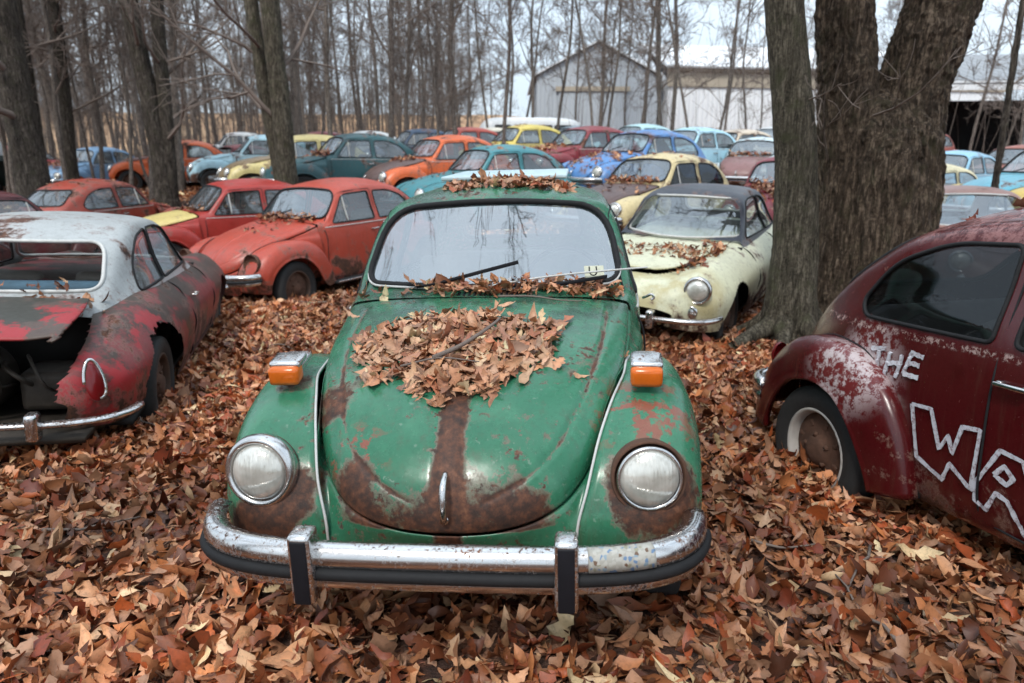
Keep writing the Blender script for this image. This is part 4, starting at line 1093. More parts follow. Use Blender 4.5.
def leaf_mesh(name, P, N, size, tilt, g, shapes=(0, 1, 2), dark=1.0, curl=1.0, damp=0.0, pale=0.0):
    """P (n,3) points, N (n,3) surface normals -> one mesh of curled dry leaves"""
    allV, allF, allC = [], [], []; off = 0; n = len(P); which = g.choice(len(shapes), n)
    for k, si in enumerate(shapes):
        id_ = np.where(which == k)[0]; m = len(id_)
        if m == 0: continue
        U, F = LEAVES[si]; nv = len(U)
        L = size * np.clip(g.lognormal(-.05, .38, m), .35, 1.9)
        c1 = g.normal(.1, .75, m) * curl; c2 = g.normal(1.0, 1.6, m) * curl; tw = g.normal(0, .8, m) * curl; wv = g.uniform(0, 6, m)
        u = U[None, :, 0] - .5; v = U[None, :, 1] * g.uniform(.38, .95, m)[:, None]
        v = v * (1 + .34 * g.normal(0, .72, (m, nv)).clip(-1.6, 1.2)); u = u + .025 * g.normal(0, 1, (m, nv))
        # roll across, bend along, twist
        roll = c2[:, None] * 2.2; vv = np.where(np.abs(roll) > 1e-3, np.sin(v * roll) / (roll + 1e-9), v); zz = (1 - np.cos(v * roll)) / (roll + 1e-9)
        zz = zz + c1[:, None] * u * u + .10 * np.abs(v) + tw[:, None] * u * v * 1.2 + .03 * np.sin(u * 14 + wv[:, None]) * np.abs(v) * 3
        X = np.stack([u * np.ones_like(vv), vv, zz], -1) * L[:, None, None]
        nn = N[id_] + g.normal(0, 1, (m, 3)) * tilt; nn /= np.linalg.norm(nn, axis=1)[:, None]
        fl = g.random(m) < .35
        t = g.normal(0, 1, (m, 3)); t -= nn * (t * nn).sum(1)[:, None]; t /= np.linalg.norm(t, axis=1)[:, None]; b = np.cross(nn, t)
        X[:, :, 2] *= np.where(fl, -1, 1)[:, None]
        W = X[:, :, 0:1] * t[:, None] + X[:, :, 1:2] * b[:, None] + X[:, :, 2:3] * nn[:, None]
        W += P[id_][:, None]
        allV.append(W.reshape(-1, 3)); allF.append((F[None] + (np.arange(m) * nv)[:, None, None] + off).reshape(-1, 4)); off += m * nv
        c = np.minimum(LEAF_PAL[g.choice(len(LEAF_PAL), m, p=LEAF_W)] * g.uniform(.65, 1.35, (m, 1)) * dark, .6)
        if pale: c = c * (1 - pale) + np.array([.46, .30, .20]) * pale * g.uniform(.5, 1.25, (m, 1))
        if damp:
            w_ = P[id_] * np.array([1.1, 1.1, 0]); c *= (1 + damp * (vnoise(w_, 8) + .6 * vnoise(w_ * 3.1, 9)))[:, None].clip(.45, 1.5)
        c = np.repeat(c[:, None], nv, 1); c[:, U[:, 1] == 0] *= 1.18
        allC.append(c.reshape(-1, 3))
    V = np.concatenate(allV); F = np.concatenate(allF); Cc = np.concatenate(allC)
    me = make_mesh(name, V, F, M['leaf'])
    at = me.attributes.new('leaf_col', 'FLOAT_COLOR', 'POINT'); at.data.foreach_set('color', np.concatenate([Cc, np.ones((len(Cc), 1))], 1).astype(np.float32).ravel())
    return me
# ------------------------------------------------------------------ layout
CAM_H = 1.49
# (x, y, car z) of every car; the ground rises and dips with them
HERO = ((-.018, 3.617, -.12), -.089)
POS = {
 'hero': (-.018, 3.617, -.12), 'A': (-3.30, 5.31, -.215), 'X': (1.90, 7.43, -.144), 'BB': (2.484, 2.181, -.125), 'Bc': (-2.50, 9.48, -.31), 'Cc': (-4.61, 11.65, -.38), 'D': (-7.93, 13.82, -.435),
 'W': (2.367, 11.853, .031), 'O': (-.425, 13.285, .182), 'N': (-1.58, 13.694 + 2.3, .42), 'M': (-3.555, 15.31 + .4, .457), 'K': (-6.70, 19.21, .52), 'J': (-9.3, 24.2, .34), 'I': (-10.2, 21.9, .434), 'V': (2.596, 14.805, .505), 'T': (1.691, 17.571, .675),
 'P': (6.21, 18.45, .442), 'Z': (4.507, 18.592, .686), 'Y': (4.75, 12.3, .0), 'Q': (.2, 20.4, .82), 'R1': (-1.55, 21.6, .80), 'R2': (-3.1, 23.0, .80), 'R3': (-5.2, 25.0, .80), 'S': (.6, 29.0, .98), 'S2': (2.0, 24.6, .95), 'U': (3.9, 23.0, .95), 'TAN': (6.6, 21.8, .74),
 'L': (-4.95, 16.9, .46), 'H': (-13.5, 23.2, .25), 'G': (-16.0, 24.0, .30), 'E2': (-7.15, 9.55, -.42), 'E1': (-9.8, 11.6, -.42), 'F': (-16.6, 20.6, .25), 'AA1': (5.55, 8.65, -.20), 'AA2': (7.65, 13.6, -.15), 'AA3': (10.3, 17.0, .10), 'AA4': (8.6, 11.3, .18), 'AA5': (13.0, 18.6, .25), 'AA6': (8.4, 20.2, .45), 'F1': (8.9, 25.2, .95), 'F2': (-7.4, 27.4, .85), 'F3': (-.9, 26.2, .95), 'F4': (6.3, 26.6, .98), 'F5': (-10.8, 28.2, .85), 'F6': (11.6, 24.0, .85), 'F7': (4.3, 28.6, 1.0), 'F8': (14.2, 25.4, .8)}
_gp = np.array([(x, y, z + .10) for x, y, z in POS.values()] + [(0, 0, .0), (-3, 0, .0), (3.5, 0, 0), (0, 1.8, .0), (-3, 2.4, -.03), (0, -6, 0), (-6, -4, 0), (6, -4, 0), (-6, 3, -.08), (5.5, 4, -.05), (1.9, 5.2, -.03), (-12, 5, -.2), (12, 5, 0), (3.2, 6.3, -.05), (-.9, 5.8, -.02), (-1.5, 6.6, -.08)]
               + [(x, y, .9 + .002 * y) for x in range(-50, 51, 10) for y in (30, 40, 50, 60, 75, 90, 105)] + [(x, -14, 0) for x in range(-40, 41, 10)] + [(sx * 30, y, .3) for sx in (-1, 1) for y in range(-5, 26, 5)])
def ground_z(x, y):
    x = np.atleast_1d(np.asarray(x, float)); y = np.atleast_1d(np.asarray(y, float)); out = np.zeros(len(x))
    for a in range(0, len(x), 20000):
        dx = x[a:a + 20000, None] - _gp[None, :, 0]; dy = y[a:a + 20000, None] - _gp[None, :, 1]
        d2 = dx * dx + dy * dy; w = 1 / (d2 + .8) ** 2
        out[a:a + 20000] = (w * _gp[None, :, 2]).sum(1) / w.sum(1)
    return out

# ------------------------------------------------------------------ ground, hill, sky
gx = np.concatenate([np.linspace(-120, -22, 30)[:-1], np.linspace(-22, 22, 180), np.linspace(22, 120, 30)[1:]])
gy = np.concatenate([np.linspace(-40, -3, 16)[:-1], np.linspace(-3, 26, 150), np.linspace(26, 260, 60)[1:]])
YY, XX = np.meshgrid(gy, gx, indexing='ij')
ZZ = ground_z(XX.ravel(), YY.ravel()); n_ = np.stack([XX.ravel() * 2.2, YY.ravel() * 2.2, 0 * ZZ], 1)
ZZ = ZZ + .025 * vnoise(n_, 3) - .035
V_ = np.stack([XX.ravel(), YY.ravel(), ZZ], 1)
tag(add_obj('ground', make_mesh('ground', V_, grid_faces(len(gy), len(gx)), M['ground'])), kind='structure')

# tan hill behind the wood
hm = NT('dry_grass_hill'); tc_ = hm.n('TexCoord'); hn = hm.noise(tc_.outputs['Object'], .08, 6, .6); hn2 = hm.noise(tc_.outputs['Object'], .5, 5)
hc_ = hm.ramp(hm.math('MULTIPLY_ADD', hn2.outputs[0], .4, hm.math('MULTIPLY', hn.outputs[0], .6)), [(.35, (.16, .085, .04)), (.5, (.30, .17, .085)), (.62, (.36, .24, .13)), (.7, (.10, .09, .04))])
hm.bsdf(Base_Color=hc_, Roughness=.95)
hx = np.linspace(-260, 260, 80); hy = np.linspace(110, 330, 30); HY, HX = np.meshgrid(hy, hx, indexing='ij')
HZ = -1 + 16 * np.clip((HY - 110) / 120, 0, 1) ** .8 * (.45 + .55 / (1 + np.exp((HX - 10) / 22))) + 2.0 * vnoise(np.stack([HX.ravel() / 40, HY.ravel() / 40, 0 * HX.ravel()], 1), 5).reshape(HX.shape)
tag(add_obj('hill', make_mesh('hill', np.stack([HX.ravel(), HY.ravel(), HZ.ravel()], 1), grid_faces(30, 80), hm.m)), kind='structure')

# ------------------------------------------------------------------ cars
build = build_beetle_meshes(); B.update(build); C.update(build_coupe_meshes()); CT = build_coupe_meshes(True); build_van_meshes()
GRP = 'old rounded beetle cars rusting in the woods'
hero, HP = beetle(HERO[0], HERO[1], 'green beetle car with two amber turn signals and a leaf pile on its rusty hood', (.026, .145, .078), .24, GRP, rx=-.019, ry=-.025, paint=M['green'], lamp_ring=(-1,), signals=True, guards=True, trim=True, name='beetle_car')
set_mat(HP['windshield'][0], M['hero_screen'])
# details only the green car shows: cowl slots, pale blue panel on the roof, stickers, loose trim
b = MB()
for k in range(12):
    x = -.125 + k * .023; b.box((x, ST(1.312) + 2 * abs(x) * .02, 1.0215), (.010, .05, .006), (R(8), 0, 0), .002)
add_obj('cowl_vent', b.mesh('cowl_vent', M['pad']), hero)
sp = simple('pale_blue_panel', (.50, .64, .67), .45, 0, .2, 7.)
b = MB(); b.box((.0, ST(2.52), 1.513), (.66, .86, .022), (R(1.9), 0, 0), .008); add_obj('pale_roof_panel', b.mesh('pale_roof_panel', sp), hero)
b = MB(); b.box((0, 0, 0), (.085, .003, .062), None, .001); stk = simple('pale_sticker', (.50, .50, .38), .6, 0, .3, 30.)
o = add_obj('windscreen_sticker', b.mesh('windscreen_sticker', stk), hero); o.location = (.455, ST(1.432) - .016, 1.098); o.rotation_euler = (R(-43), 0, R(6))
b = MB(); b.tube(catmull([(-.02, .0, .026), (-.02, .0, -.005), (-.012, .0, -.018), (.002, .0, -.018), (.010, .0, -.005), (.010, .0, .026)], 16), .0035, 6)
o2 = add_obj('sticker_lettering', b.mesh('sticker_lettering', M['pad']), o)
fs = NT('flowered_bumper_sticker'); tcs = fs.n('TexCoord'); vs = fs.n('TexVoronoi', Vector=tcs.outputs['Object'], Scale=110.); sc_ = fs.n('SeparateColor', Color=vs.outputs['Color'])
cs = fs.ramp(sc_.outputs[0], [(.0, (.40, .39, .35)), (.30, (.34, .33, .29)), (.60, (.12, .20, .32)), (.68, (.22, .30, .36)), (.74, (.42, .41, .37)), (.90, (.26, .25, .18)), (.95, (.14, .08, .05))])
cs.color_ramp.interpolation = 'CONSTANT'; fs.bsdf(Base_Color=cs, Roughness=.5)
fb = [c for c in hero.children if c.name.startswith('front_bumper')][0]
a_ = np.linspace(.395, .61, 24); k_ = a_ * np.pi / 2 * .94; x_ = .735 * np.sin(k_) / math.sin(np.pi / 2 * .94); s_ = .02 + .26 * a_ ** 3.4
P_ = np.stack([x_, ST(s_), np.full(24, .498)], 1); T_ = np.gradient(P_, axis=0); U_ = np.stack([T_[:, 1], -T_[:, 0], 0 * a_], 1); U_ /= np.linalg.norm(U_, axis=1)[:, None]
vv_, ff_ = sweep(P_, U_, [(-.006, .068), (.014, .0605), (.0245, .036), (.0265, .012), (.0235, .012), (.0215, .035), (.011, .058), (-.008, .0655)])
add_obj('bumper_sticker', MB().add(vv_, ff_).mesh('bumper_sticker', fs.m), fb)
b = MB(); b.tube(catmull([(-.02, ST(1.36), 1.045), (.25, ST(1.37), 1.085), (.62, ST(1.385), 1.115), (.68, ST(1.39), 1.118)], 20), .0045, 6); add_obj('loose_trim_strip', b.mesh('loose_trim_strip', M['trim']), hero)
b = MB(); b.tube(catmull([(.665, ST(1.40), .985), (.68, ST(1.38), .995), (.698, ST(1.37), 1.005), (.708, ST(1.37), .99), (.696, ST(1.37), .98)], 24), .006, 6); add_obj('mirror_arm', b.mesh('mirror_arm', M['chrome']), hero)
b = MB(); b.box((.0, ST(1.66), 1.295), (.20, .02, .055), (R(-15), 0, 0), .008); b.tube([(0, ST(1.66), 1.30), (0, ST(1.73), 1.40)], .006, 6); add_obj('inner_mirror', b.mesh('inner_mirror', M['pad']), hero)

RED = (.27, .038, .030); S_ = dict(group=GRP)
cars = {}
def car(key, yaw, label, col, rust=.35, **k):
    rx = k.pop('rx', random.uniform(-.015, .015)); ry = k.pop('ry', random.uniform(-.012, .012))
    r, p = beetle(POS[key], yaw, label, col, rust + (.12 if key not in ('BB', 'Bc', 'Cc') else .04), GRP, rx=rx, ry=ry, **k); cars[key] = r; return r, p
car('BB', .237, 'dark red beetle car painted with the white words THE WA beside the big tree', (.066, .005, .006), .10, rx=-.073, ry=-.001, paint=M['maroon'], glass=M['dark_glass'], skip=('running_board', 'belt_trim'))
car('Bc', -.54, 'faded red beetle car with silver bumper and empty lamp holes, left of the green car', (.38, .052, .028), .30, rx=.019, ry=-.015, steer=.1, lens=False, lamp_ring=False)
car('Cc', -.876, 'red beetle car with a yellow hood', (.33, .028, .020), .25, hood_col=(.58, .46, .17))
car('D', 2.943, 'dull red beetle car turned to show its rear window and engine lid', (.28, .042, .024), .35)
car('W', -.843, 'cream yellow beetle car with a brown rusted hood, behind the cream coupe', (.55, .45, .24), .35, hood_col=(.085, .05, .045), glass=M['dark_glass'])
car('O', -1.001, 'teal beetle car just behind the roof of the green car', (.040, .19, .22), .28)
car('N', -.942, 'bright orange beetle car with dark rusted hood, left of the teal one', (.58, .115, .03), .28, hood_col=(.10, .065, .06))
car('M', -1.003, 'dark teal beetle car with leaves below its windscreen, right of the bark trunk', (.018, .075, .085), .25)
car('K', -1.145, 'pale blue beetle car without bumper, left of the bark trunk', (.36, .56, .64), .32, skip=('front_bumper',))
car('J', -.75, 'dark red beetle car with open windscreen, behind the pale blue one', (.19, .022, .026), .3, hood_col=(.26, .05, .04), skip=('windshield',))
car('I', -1.2, 'orange beetle car with brown hood, behind the forked trunk', (.58, .10, .018), .22, hood_col=(.14, .055, .045), skip=('front_bumper',))
car('V', -.94, 'bright blue beetle car with leaf strewn hood, behind the cream yellow one', (.075, .20, .44), .34)
car('T', -.982, 'dark red beetle car with leafy hood, left of the bright blue one', (.20, .022, .03), .3)
car('P', -.559, 'pale sky blue beetle car with rust streaked white roof, left of the thin trunk', (.46, .58, .62), .36, hood_col=(.20, .10, .095))
car('Z', -.952, 'light blue beetle car behind the bright blue one', (.34, .56, .66), .25)
car('Y', -.52, 'wine red beetle car with its hood buried in leaves, beside the thin trunk', (.22, .02, .03), .2)
car('Q', -1.05, 'bright yellow beetle car behind the teal one', (.62, .50, .12), .15)
car('R1', -1.05, 'salmon red beetle car roof left of the yellow one', (.42, .07, .045), .2)
car('R2', -1.1, 'navy blue beetle car roof behind the orange one with dark hood', (.03, .06, .11), .2)
car('R3', -1.1, 'white beetle car roof far behind the dark teal one', (.62, .64, .64), .2)
car('S2', -1.0, 'grey blue beetle car between the yellow and dark red ones', (.18, .25, .30), .2)
car('U', -1.0, 'turquoise white beetle car roof in front of the grey barn', (.42, .64, .68), .15)
car('TAN', -1.1, 'cream beetle car with brown stained roof, in front of the white barn', (.56, .47, .36), .36)
car('L', -1.08, 'cream and yellow beetle car with rusted hood, partly behind the bark trunk', (.55, .46, .20), .3, hood_col=(.17, .12, .06))
car('H', -.35, 'blue beetle car with a leaf pile under its windscreen, far left between trunks', (.17, .30, .46), .25)
car('G', 1.7, 'red beetle car half hidden behind two slim trunks at far left', (.22, .014, .016), .2)
car('E2', 2.85, 'very dark red beetle car cut off by the left edge, behind the wrecked coupe', (.09, .012, .014), .25)
car('E1', 2.85, 'blackish beetle car at the left edge, behind the very dark red one', (.035, .018, .018), .25)
car('AA2', -1.05, 'cream beetle car right of the big tree', (.60, .53, .32), .25)
car('AA3', -1.0, 'sky blue beetle car behind the cream one, right of the big tree', (.22, .42, .56), .25)
car('AA4', -1.3, 'teal blue beetle car with a yellow fender at the right edge', (.10, .33, .42), .25, fender_col=(.52, .38, .10))
car('AA5', -1.1, 'rust red beetle car in front of the dark shed', (.26, .08, .055), .35)
car('AA6', -1.1, 'blue grey beetle car roof farthest back right of the big tree', (.14, .26, .40), .2)
car('F1', -1.0, 'pale grey beetle car at the foot of the white barn', (.50, .53, .54), .2)
car('F2', -1.1, 'maroon beetle car far behind the pale blue one', (.16, .025, .03), .2)
car('F3', -1.1, 'ivory beetle car just behind the salmon red and yellow ones', (.60, .56, .46), .2)
car('F4', -1.0, 'mint green beetle car before the corner between the two barns', (.34, .52, .46), .2)
car('F5', -1.1, 'chalk white beetle car deep in the wood behind the orange ones', (.55, .56, .56), .2)
car('F6', -1.1, 'tan beetle car at the foot of the white barn, hidden by the trunks', (.40, .30, .20), .3)
car('F7', -1.0, 'steel blue beetle car in the farthest row before the grey barn', (.16, .24, .33), .2)
car('F8', -1.0, 'brick red beetle car between the white barn and the shed', (.30, .07, .05), .25)
CG = 'low two door coupes among the beetles'
A_ = coupe(POS['A'], 3.392, 'wrecked red coupe with grey white roof, torn rear panel and its engine lid open', (.20, .030, .030), (.36, .38, .38), .42, CG, ry=-.054, paint=M['ghia_red'], meshes=CT, rear_open=R(13), skip=('headlight', 'rear_window', 'fog_lamp'))
for c in A_.children:
    if c.name.startswith('engine_lid'): paint_props(c, (.085, .055, .042), .3, 9.)
    if c.name.startswith('rear_seat'): set_mat(c, M['blue_cloth']); c.location.z = .02
    if c.name.startswith('front_seat'): pass
X_ = coupe(POS['X'], -.531, 'cream coupe with a black roof and leaf covered hood left of the thin trunk', (.60, .60, .43), (.022, .026, .038), .36, CG, rx=.036, ry=.022, paint=M['cream'], hood_up=R(-2.2))
Y_ = coupe(POS['AA1'], -.25, 'coupe with rust brown roof behind the dark red lettered beetle', (.17, .06, .05), (.26, .13, .10), .4, CG)
van(POS['F'], 1.45, 'dark green van with a white roof at the far left edge', (.010, .030, .026), (.55, .58, .58), .1, 'vans among the wrecks')
van(POS['S'], -1.35, 'white van with pale roof far behind the yellow beetle', (.60, .62, .63), (.68, .70, .71), .1, 'vans among the wrecks')

# hand painted lettering on the dark red car
bb = cars['BB']; SH = beetle_shell(120, 101).reshape(-1, 3); SH = SH[SH[:, 0] < -.4]
def side_x(y, z): return SH[np.argmin((SH[:, 1] - y) ** 2 + (SH[:, 2] - z) ** 2), 0]
def stroke(b, pts, w, g):
    pts = [(p[0], p[1] - .046) for p in pts]
    P = catmull(np.array(pts), max(10, int(18 * len(pts)))) if len(pts) > 2 and len(pts) < 5 else np.array(pts, float)
    if len(P) < 10 or len(pts) >= 5:
        q = []
        for a, c in zip(P[:-1], P[1:]):
            for t in np.linspace(0, 1, 14, endpoint=False): q.append(a + (c - a) * t)
        q.append(P[-1]); P = np.array(q)
    T = np.gradient(P, axis=0); T /= np.linalg.norm(T, axis=1)[:, None] + 1e-9; N = np.stack([-T[:, 1], T[:, 0]], 1)
    V = []; 
    for i, (p, n) in enumerate(zip(P, N)):
        ww = w * (1 + .35 * float(g.normal())) if False else w * (1 + .14 * math.sin(i * .31 + p[0] * 25) + .05 * float(g.normal()))
        for sgn in (-1, 1):
            q = p + n * ww * .5 * sgn; V.append((side_x(*q) - .0075, q[0], q[1]))
    k = len(P); F = [[2 * i, 2 * i + 1, 2 * i + 3, 2 * i + 2] for i in range(k - 1)]
    b.add(V, F); V2 = np.array(V); V2[:, 0] += .0035; b.add(V2, [f[::-1] for f in F])
g_ = np.random.default_rng(5)
TH = [[(.959, .901), (.913, .908), (.869, .915)], [(.905, .908), (.906, .855), (.91, .806)], [(.836, .907), (.846, .855), (.856, .801)], [(.764, .909), (.774, .859), (.788, .805)], [(.847, .85), (.811, .865), (.769, .868)],
      [(.715, .927), (.73, .878), (.746, .831)], [(.721, .928), (.688, .924), (.651, .92)], [(.73, .88), (.698, .885), (.666, .882)], [(.746, .834), (.707, .833), (.663, .834)]]
WW = [(.717, .721), (.609, .727), (.55, .579), (.51, .646), (.483, .581), (.446, .699), (.362, .71), (.381, .471), (.491, .537), (.523, .461), (.666, .511), (.717, .721)]
A1 = [(.348, .505), (.302, .587), (.261, .662), (.171, .651), (.075, .419), (.072, .283), (.157, .411), (.214, .487), (.261, .5), (.298, .419), (.344, .441), (.348, .505)]
A2 = [(.274, .566), (.238, .611), (.199, .576), (.222, .545), (.274, .566)]
b = MB()
for s in TH: stroke(b, s, .019, g_)
stroke(b, [(y_ * .93 + .01, z_) for y_, z_ in WW], .016, g_); stroke(b, A1, .016, g_); stroke(b, A2, .016, g_)
wp = NT('brushed_white_letters'); tcw = wp.n('TexCoord'); nw = wp.noise(tcw.outputs['Object'], 55., 6, .8)
wp.bsdf(Base_Color=wp.mix(wp.step(nw.outputs[0], .47, .66), (.56, .56, .60), (.22, .12, .13)), Roughness=.75)
add_obj('painted_lettering', b.mesh('painted_lettering', wp.m, False), bb)
for c in bb.children:
    if c.name.startswith('wheel'):
        set_mat(c, M['rim_white'])

# ------------------------------------------------------------------ leaf heaps on the cars
def root_matrix(o): return Matrix.LocRotScale(o.location, o.rotation_euler, o.scale)
def leaf_heap(root, G, cond, n, size, label, layers=.03, tilt=.45, seed=0, dark=1., shapes=(0, 1, 2), pale=0.):
    g = np.random.default_rng(seed); du = np.gradient(G, axis=0); dv = np.gradient(G, axis=1); N = np.cross(du, dv); N /= np.linalg.norm(N, axis=2)[..., None] + 1e-9
    N[N[..., 2] < 0] *= -1
    A = np.linalg.norm(np.cross(du, dv), axis=2).ravel(); P = G.reshape(-1, 3); N = N.reshape(-1, 3)
    w = np.array([max(0., cond(p)) for p in P]) * A
    i = g.choice(len(P), n, p=w / w.sum()); Q = P[i] + g.normal(0, .012, (n, 3)) * np.array([1, 1, 0]) + N[i] * (g.random((n, 1)) ** 1.5 * layers + .006)
    Mx = np.array(root_matrix(root)); Q = Q @ Mx[:3, :3].T + Mx[:3, 3]; NN = N[i] @ Mx[:3, :3].T
    o = add_obj('leaf_heap', leaf_mesh('leaf_heap', Q, NN, size, tilt, g, shapes, dark, 1., 0., pale)); tag(o, label, 'leaves', None, 'stuff'); return o
HG = hood_grid(80, 81); SG = beetle_shell(150, 101)
def hero_pile(p):
    x, y = p[0], p[1] + 2; x += .045; c = abs(x) / (.365 + .05 * math.sin(x * 17)); lo = .44 + .25 * abs(x / .36) ** 1.6 + .03 * math.sin(x * 31); hi = 1.04 - .16 * abs(x / .38) ** 2 + .03 * math.sin(x * 23)
    return 1. if c < 1 and lo < y < hi else (.006 if .5 < y < 1.2 else 0)
leaf_heap(hero, HG, hero_pile, 950, .068, 'thick heap of brown leaves lying on the hood of the green car', .014, .38, 11, 1.6, (0, 1, 0, 1), .42)
leaf_heap(hero, SG, lambda p: 1. if ST(1.84) < p[1] < ST(2.10) and abs(p[0] - .03) < .335 and p[2] > 1.38 and (p[1] > ST(1.88) or abs(p[0] - .03) < .26) else 0, 330, .056, 'strip of brown leaves on the roof of the green car', .008, .35, 12, 1.35, pale=.2)
leaf_heap(hero, SG, lambda p: (1. if p[0] > -.28 else .12) if ST(1.30) < p[1] < ST(1.42) and p[2] < 1.10 and abs(p[0]) < .56 else 0, 260, .064, 'brown leaves caught below the windscreen of the green car', .03, .8, 13, 1.35, pale=.2)
CGd = coupe_body(120, 81); CTp = coupe_top(60, 61)
leaf_heap(X_, CGd, lambda p: 1. if (abs(p[0]) < .42 and ST(.72) < p[1] < ST(1.12) and p[2] > .7) or (.30 < p[0] < .56 and ST(.45) < p[1] < ST(1.3) and p[2] > .7) else 0, 300, .075, 'brown leaves lying over the hood of the cream coupe', .05, .6, 14)
def cowl(p): return 1. if p[1] < ST(1.46) and p[2] < 1.12 and abs(p[0]) < .50 else 0
def hood_all(p): return 1. if p[1] > ST(.5) and abs(p[0]) < .46 else .05
def hood_top(p): return 1. if p[1] > ST(.85) and abs(p[0]) < .40 else .03
leaf_heap(cars['Bc'], SG, cowl, 150, .075, 'brown leaves below the windscreen of the faded red beetle', .05, .6, 15)
leaf_heap(cars['Bc'], HG, lambda p: .6 if p[1] > ST(.75) and -.2 < p[0] < .3 else 0, 40, .06, 'thin scatter of dark leaves on the hood of the faded red beetle', .01, .3, 16, .6)
leaf_heap(cars['Y'], HG, hood_all, 420, .085, 'deep brown leaf heap covering the hood of the wine red beetle', .16, .7, 17)
leaf_heap(cars['W'], SG, cowl, 150, .08, 'brown leaves below the windscreen of the cream yellow beetle', .06, .6, 18)
leaf_heap(cars['V'], HG, lambda p: 1. if p[1] > ST(.4) and math.sin(p[0] * 9 + p[1] * 14) > .2 else .15, 190, .08, 'patchy brown leaves on the hood of the bright blue beetle', .03, .5, 19)
leaf_heap(cars['T'], HG, hood_all, 190, .085, 'brown leaves over the hood of the dark red beetle beside the bright blue one', .08, .6, 20)
leaf_heap(cars['P'], SG, cowl, 130, .085, 'brown leaves below the windscreen of the pale sky blue beetle', .08, .6, 21)
leaf_heap(cars['N'], HG, hood_top, 120, .08, 'dark leaves on the hood of the bright orange beetle', .05, .6, 22)
leaf_heap(cars['M'], SG, cowl, 110, .085, 'brown leaves below the windscreen of the dark teal beetle', .08, .6, 23)
leaf_heap(cars['H'], HG, hood_all, 260, .085, 'tan leaf heap under the windscreen of the blue beetle at far left', .12, .6, 24)
leaf_heap(cars['Cc'], SG, cowl, 50, .07, 'dark leaves below the windscreen of the yellow hooded beetle', .04, .6, 25, .6)
leaf_heap(A_, CTp, lambda p: 1. if p[1] > ST(2.9) and p[2] < 1.0 and abs(p[0]) < .5 else 0, 60, .07, 'brown leaves along the rear window of the wrecked coupe', .03, .6, 26, .7)
for k_, (key, what) in enumerate((('O', 'teal beetle behind the green car'), ('M', 'dark teal beetle roof'), ('K', 'pale blue beetle left of the bark trunk'), ('I', 'orange beetle behind the forked trunk'), ('D', 'dull red beetle seen from behind'), ('W', 'cream yellow beetle roof'), ('Z', 'light blue beetle'), ('Q', 'bright yellow beetle'), ('BB', 'dark red lettered beetle'))):
    leaf_heap(cars[key], SG, lambda p: 1. if p[2] > 1.40 and math.sin(p[0] * 7 + p[1] * 9 + k_) > .0 else .02, 45, .07, 'sparse brown leaves scattered over the %s' % what, .01, .35, 60 + k_, .9)
    if key != 'BB': leaf_heap(cars[key], HG, lambda p: 1. if p[1] > ST(.6) and math.sin(p[0] * 8 - p[1] * 11 + k_) > .3 else .1, 45, .07, 'sparse brown leaves scattered over the hood of the %s' % what.replace(' roof', ''), .012, .4, 80 + k_, .9)

# ------------------------------------------------------------------ fallen leaves on the ground
g = np.random.default_rng(21)
def in_view(x, y, pad=1.25, pad0=1.0): return np.abs(x) < (y * .74 * pad + pad0)
n1 = 150000; x = g.uniform(-8, 8, n1); y = g.uniform(.7, 8.0, n1); k = in_view(x, y); x, y = x[k], y[k]
z = ground_z(x, y); lay = g.random(len(x)); z = z - .03 + .055 * lay ** 1.3
N = np.tile([0, 0, 1.], (len(x), 1)); near = y < 4.2
Pn = np.stack([x, y, z], 1)
def ground_leaves(P, size, tilt, shapes, sd, dark=1.): 
    gg = np.random.default_rng(sd); return leaf_mesh('fallen_leaves', P, np.tile([0, 0, 1.], (len(P), 1)), size, tilt, gg, shapes, dark, 1., .35)
o = add_obj('fallen_leaves', ground_leaves(Pn[near], .094, .7, (0, 1, 3, 0, 2), 31, 1.15)); tag(o, 'carpet of brown fallen oak and maple leaves around the green car', 'leaves', None, 'stuff')
o = add_obj('fallen_leaves', ground_leaves(Pn[~near], .090, .65, (0, 1, 3), 32, 1.25)); tag(o, 'brown fallen leaves between the nearer rows of cars', 'leaves', None, 'stuff')
n2 = 60000; x = g.uniform(-18, 18, n2); y = 8 + 18 * g.random(n2) ** 1.3; k = in_view(x, y, 1.15); x, y = x[k], y[k]; z = ground_z(x, y) - .02 + .06 * g.random(len(x))
o = add_obj('fallen_leaves', ground_leaves(np.stack([x, y, z], 1), .12, .55, (3, 0), 33, 1.25)); tag(o, 'brown fallen leaves under the back rows of cars', 'leaves', None, 'stuff')
# a few sticks on the ground
b = MB(); 
for k in range(70):
    px_, py_ = g.uniform(-5, 5), g.uniform(1.0, 8.); zz_ = float(ground_z(px_, py_)[0]) + .025; a = g.uniform(0, 6.28); L = g.uniform(.12, .5); q = np.array([[px_ + math.cos(a) * L * t, py_ + math.sin(a) * L * t, zz_ + .01 * math.sin(t * 5 + k)] for t in np.linspace(0, 1, 6)]); q[:, :2] += g.normal(0, .01, (6, 2)); b.tube(q, np.linspace(.007, .003, 6), 5)
o = add_obj('fallen_twigs', b.mesh('fallen_twigs', M['twig'])); tag(o, 'dead twigs lying among the fallen leaves', 'twigs', None, 'stuff')
